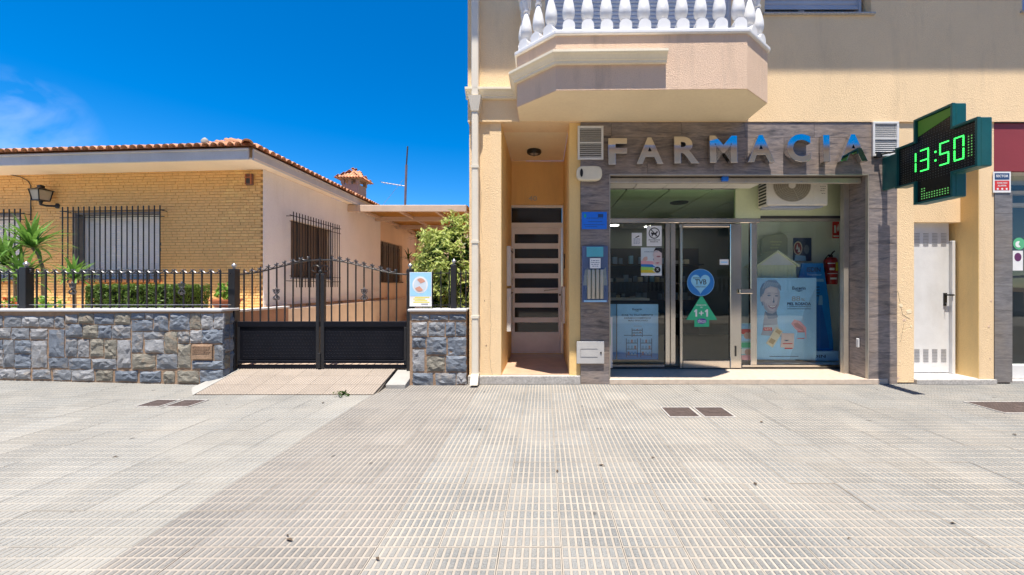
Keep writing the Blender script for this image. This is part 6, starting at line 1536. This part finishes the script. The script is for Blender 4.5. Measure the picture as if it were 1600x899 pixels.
# left window display
t, at = board('routine_poster', 'pale blue poster with three little shelf drawings in the left shop window', 'poster', 964.5, 1028.5, 475.5, 562, 5.96, ink('pale', 0), .03)
y = 5.96
poly(t, at, [(0, 0), (1, 0), (1, .11), (0, .13)], y, flat('ink_deepblue', (.02, .26, .66)))
write(t, at, 'Eucerin', .37, .60, .89, .925, y, ink('navy', 0), .02); poly(t, at, [(.42, .88), (.55, .88), (.49, .868)], y, ink('navy', 0))
for k, s in enumerate(('ELIGE TU TRATAMIENTO', 'DERMOCOSMÉTICO', 'MÁS EFECTIVO')): write(t, at, s, (.11, .17, .27)[k], (.87, .82, .74)[k], (.785, .735, .69)[k], (.82, .77, .722)[k], y, ink('navy', 0), .02)
def shelfdraw(u, v, w_, h, mt=None):
    for uu in (u, u + w_): poly(t, at, [(uu - .008, v), (uu + .008, v), (uu + .008, v + h), (uu - .008, v + h)], y, ink('navy', 0), lay=2)
    for k in range(3): poly(t, at, [(u + .009, v + h * (.1 + .32 * k)), (u + w_ - .009, v + h * (.1 + .32 * k)), (u + w_ - .009, v + h * (.1 + .32 * k) + .012), (u + .009, v + h * (.1 + .32 * k) + .012)], y, ink('navy', 0), lay=2)
    for k in range(3):
        for q in range(3): poly(t, at, [(u + .03 + q * w_ * .3, v + h * (.1 + .32 * k) + .013), (u + .03 + q * w_ * .3 + w_ * .18, v + h * (.1 + .32 * k) + .013), (u + .03 + q * w_ * .3 + w_ * .18, v + h * (.1 + .32 * k) + h * .2), (u + .03 + q * w_ * .3, v + h * (.1 + .32 * k) + h * .2)], y, flat('ink_sepia', (.42, .26, .26)) if (k + q) % 3 == 0 else ink('sky', 0), lay=2)
shelfdraw(.36, .41, .25, .15); shelfdraw(.22, .04, .27, .34); shelfdraw(.57, .04, .27, .34)
for a, b in ((.16, .35), (.62, .85)): poly(t, at, [(a, .432), (b, .432), (b, .442), (a, .442)], y, ink('navy', 0), lay=2)
poly(t, at, [(.40, .60), (.60, .60), (.60, .607), (.40, .607)], y, ink('grey', 0), lay=2)
t, at = board('cardboard_display', 'narrow blue cardboard panel beside the shelf-drawing poster', 'display', 948, 963, 475.5, 562, 5.98, ink('sky', 0), .03); poly(t, at, [(.2, .0), (1, 0), (1, .13), (.2, .13)], 5.98, flat('ink_deepblue2', (.02, .24, .62)))
x0 = .90; t = thing('edge_sign', 'narrow white and green upright sign at the edge of the left window', 'sign', (x0, 5.5, .3))
B('board', ink('white', 0), t, PX(950, 5.5), PX(957, 5.5), 5.5, 5.515, PZ(575, 5.5), PZ(496, 5.5)); B('print', ink('lime', 0), t, PX(950.5, 5.5), PX(954, 5.5), 5.4985, 5.4998, PZ(540, 5.5), PZ(507, 5.5))
# stickers on the glass
GZ = GY - .002
t, at = board('no_dogs_sign', 'white no dogs sign with a struck out dog on the shop glass', 'sticker', 1010.5, 1034, 353, 385, GZ, ink('white', 0), .0015)
m = MB(); c_ = at(.5, .64); disc(m, c_[0], c_[1], .085, .085, GZ - .0002, .0008, 28, inner=.84); m.build('ring', ink('black', 0), t)
poly(t, at, [(.28, .60), (.32, .70), (.38, .66), (.60, .66), (.66, .74), (.74, .72), (.72, .66), (.66, .64), (.64, .48), (.58, .48), (.58, .56), (.42, .56), (.38, .48), (.32, .48), (.34, .58)], GZ, ink('black', 0)); poly(t, at, [(.27, .79), (.31, .82), (.73, .49), (.69, .46)], GZ, ink('black', 0), lay=2)
write(t, at, 'PROHIBIDOS', .12, .88, .28, .335, GZ, ink('black', 0), .02); write(t, at, 'PERROS', .24, .76, .19, .24, GZ, ink('black', 0), .02)
t, at = board('hours_notice', 'small white printed notice on the shop glass beside the no dogs sign', 'sticker', 987, 1003, 364, 384.5, GZ, ink('white', 0), .0015)
m = MB(); a_, b_2 = at(.1, 0), at(.9, 1); plaque_text(m, a_[0], b_2[0], [(a_[1] + .105 - .018 * k, .1, .9) for k in range(5)], GZ - .0002, .007); m.build('lettering', ink('shade', 0), t); poly(t, at, [(.35, .66), (.7, .80), (.75, .72), (.4, .6)], GZ, ink('black', 0))
t, at = board('face_poster', 'white poster with a close-up face and rainbow stripes on the shop glass', 'poster', 1001.5, 1034, 387, 431, GZ, flat('ink_ice', (.60, .68, .72)), .0015)
y = GZ
for k, (c, v0) in enumerate((('yellow', .10), ('lime', .20), ('tvb', .30), ('pink', .41))): poly(t, at, [(0, v0), (.72, v0), (.62, v0 + .05), (.55, v0 + .10), (.3, v0 + .11), (0, v0 + .12)], y, ink(c, 0) if c != 'yellow' else flat('ink_mustard', (.62, .48, .03)), lay=1 + (k % 2))
poly(t, at, [(.58, .48), (.62, .62), (.58, .74), (.64, .95), (1, .98), (1, .40), (.84, .35), (.70, .37)], y, flat('ink_face', (.62, .52, .52)), lay=3); poly(t, at, [(.60, .86), (.70, .99), (1, .99), (1, .80), (.85, .88), (.72, .90)], y, ink('black', 0), lay=4)
poly(t, at, ell(.84, .68, .10, .03, 12), y, flat('ink_brow', (.35, .15, .16)), lay=4); poly(t, at, [(.66, .45), (.80, .42), (.90, .46), (.80, .48)], y, flat('ink_lip', (.50, .16, .20)), lay=4); poly(t, at, [(.60, .62), (.57, .56), (.64, .54)], y, ink('hair', 0), lay=4)
poly(t, at, [(.05, .54), (.15, .66), (.30, .68), (.32, .58), (.22, .52)], y, flat('ink_hand', (.60, .40, .34)), lay=3)
write(t, at, 'DERMOANÁLISIS', .16, .80, .83, .875, y, ink('shade', 0), .01, 5)
poly(t, at, ell(.79, .21, .15, .11), y, ink('black', 0), lay=4); poly(t, at, [(.72, .18), (.79, .22), (.72, .26), (.79, .245), (.86, .26), (.80, .22), (.86, .17), (.79, .195)], y, ink('white', 0), lay=5); poly(t, at, [(0, 0), (1, 0), (1, .08), (0, .08)], y, ink('white', 0), lay=2)
t, at = board('door_label', 'tiny white label on the glass door beside its right stile', 'sticker', 1124.5, 1138.5, 405.5, 414, GZ, ink('white', 0), .0015); poly(t, at, [(.15, .35), (.85, .35), (.85, .6), (.15, .6)], GZ, ink('pale', 0))
t = thing('heart_sticker', 'round blue sticker with a pale heart and the letters TVB on the glass door', 'sticker', (PX(1095, GZ), GZ, PZ(462, GZ)))
cx, cz, rr = PX(1094.8, GZ), PZ(441.8, GZ), 21.3 * GZ / F
m = MB(); disc(m, cx, cz, rr, rr, GZ, .0015, 40); m.build('disc', ink('tvb', 0), t)
m = MB(); disc(m, cx, cz, rr, rr, GZ - .0015, .0006, 40, inner=.965); m.build('ring', ink('sky', 0), t)
hp_ = []
for i in range(40):
    a = 2 * math.pi * i / 40; hp_.append((cx - rr * .02 + rr * .044 * 16 * math.sin(a) ** 3, cz - rr * .02 + rr * .050 * (13 * math.cos(a) - 5 * math.cos(2 * a) - 2 * math.cos(3 * a) - math.cos(4 * a))))
MB().prism(hp_, GZ - .0028, GZ - .0016).build('heart', ink('heart', 0), t)
m = MB(); text(m, 'TVB', cx - rr * .42, cx + rr * .42, cz - rr * .14, cz + rr * .24, GZ - .0029, .001, .01); text(m, 'TERRITORIO', cx - rr * .40, cx + rr * .36, cz - rr * .36, cz - rr * .26, GZ - .0029, .001, 0); text(m, 'somos', cx - rr * .55, cx - rr * .08, cz + rr * .28, cz + rr * .40, GZ - .0029, .001, 0); m.build('lettering', ink('black', 0), t)
t = thing('arrow_sticker', 'green upward arrow sticker reading 1+1 on the glass door', 'sticker', (PX(1097, GZ), GZ, PZ(511, GZ)))
q = lambda px, py: (PX(px, GZ), PZ(py, GZ))
MB().prism([q(1073, 498), q(1072.5, 500), q(1085, 500.5), q(1085, 511), q(1108, 511), q(1108, 500.5), q(1120, 500), q(1119.5, 498), q(1098, 464), q(1096, 463), q(1094, 464)], GZ - .0015, GZ).build('arrow', ink('green', 0), t)
m = MB()
def w2(txt, x0, x1, y0, y1, bold): p, r_ = q(x0, y1), q(x1, y0); text(m, txt, p[0], r_[0], p[1], r_[1], GZ - .0016, .001, bold)
def w3(*a):
    global m
    m = MB(); w2(*a); m.build('lettering', ink('white', 0), t)
one_ = lambda x: MB().prism([q(x, 486.2), q(x + 2.6, 483.5), q(x + 4.6, 483.5), q(x + 4.6, 495), q(x + 2.0, 495), q(x + 2.0, 487.4), q(x, 488.2)], GZ - .0026, GZ - .0016).build('lettering', ink('white', 0), t)
one_(1084.5); one_(1101.5); w3('+', 1092, 1099.5, 486, 493, .02); w3('PROMOCIÓN', 1088, 1103.5, 475.5, 478, .01); w3('en', 1094.5, 1097.5, 479.5, 481.5, .01)
m = MB(); c_ = q(1096.5, 502); disc(m, c_[0], c_[1], .072, .042, GZ - .0016, .001, 24); m.build('oval', ink('purple', 0), t)
m = MB(); p_, r_ = q(1090.5, 504.5), q(1102.5, 499); text(m, 'chicco', p_[0], r_[0], p_[1], r_[1], GZ - .0027, .001, .01); m.build('lettering', ink('white', 0), t)
t, at = board('baby_poster', 'narrow poster with children pictures behind the slim glass beside the door', 'poster', 1154, 1172, 505, 563, 5.90, flat('ink_aqua', (.28, .55, .62)), .01)
for k, (v0, c) in enumerate(((.0, 'pink'), (.17, 'white'), (.34, 'green'), (.52, 'pale'), (.70, 'red'), (.84, 'sky'))): poly(t, at, [(.0 if k % 2 else .3, v0), (1, v0), (.9, v0 + .14), (.1, v0 + .13)], 5.90, ink(c, 0))
poly(t, at, ell(.7, .66, .25, .09), 5.90, flat('ink_child', (.55, .34, .28)), lay=2); poly(t, at, ell(.75, .22, .22, .08), 5.90, flat('ink_child2', (.55, .34, .28)), lay=2)

# ------------------------------------------------------------------ the other side of the street (seen mirrored in glass and chrome)
op_ = thing('opposite_house', 'long shaded brown street house with white balustrade, mirrored in the shop glass', 'house', (0, -10.5, 0))
hl = [(-14 + 4 * k, -12.6 + 4 * k, 1.0, 2.3) for k in range(8)] + [(-14 + 4 * k, -12.6 + 4 * k, 4.2, 5.6) for k in range(8)]
wall_open(-25, 25, 0, 10.2, hl, -11.0, -10.5).build('facade', mat('brown_render', (.66, .55, .43), .9, var=.1, scale=1), op_)
for h in hl: B('window', M['dark_glass'], op_, h[0], h[1], -10.85, -10.8, h[2], h[3])
B('roof_slab', M['beam'], op_, -25.3, 25.3, -11.2, -10.2, 10.2, 10.35)
B('garden_wall', mat('grey_block_wall', (.4, .38, .36), .9), op_, -25, 25, -9.3, -9.1, 0, 1.0); B('balustrade_rail', M['white_paint'], op_, -25, 25, -9.32, -9.08, 1.75, 1.85)
bb = None
for k in range(120):
    mw = Matrix.Translation((-14 + k * .23, -9.2, 1.0))
    bb = bb and inst(bb, mw, op_) or MB().lathe([(.05, 0), (.05, .08), (.03, .12), (.07, .3), (.04, .55), (.03, .65), (.05, .7), (.05, .75)], n=8).build('baluster', M['white_paint'], op_, mw, origin=(0, 0, 0), smooth=40)
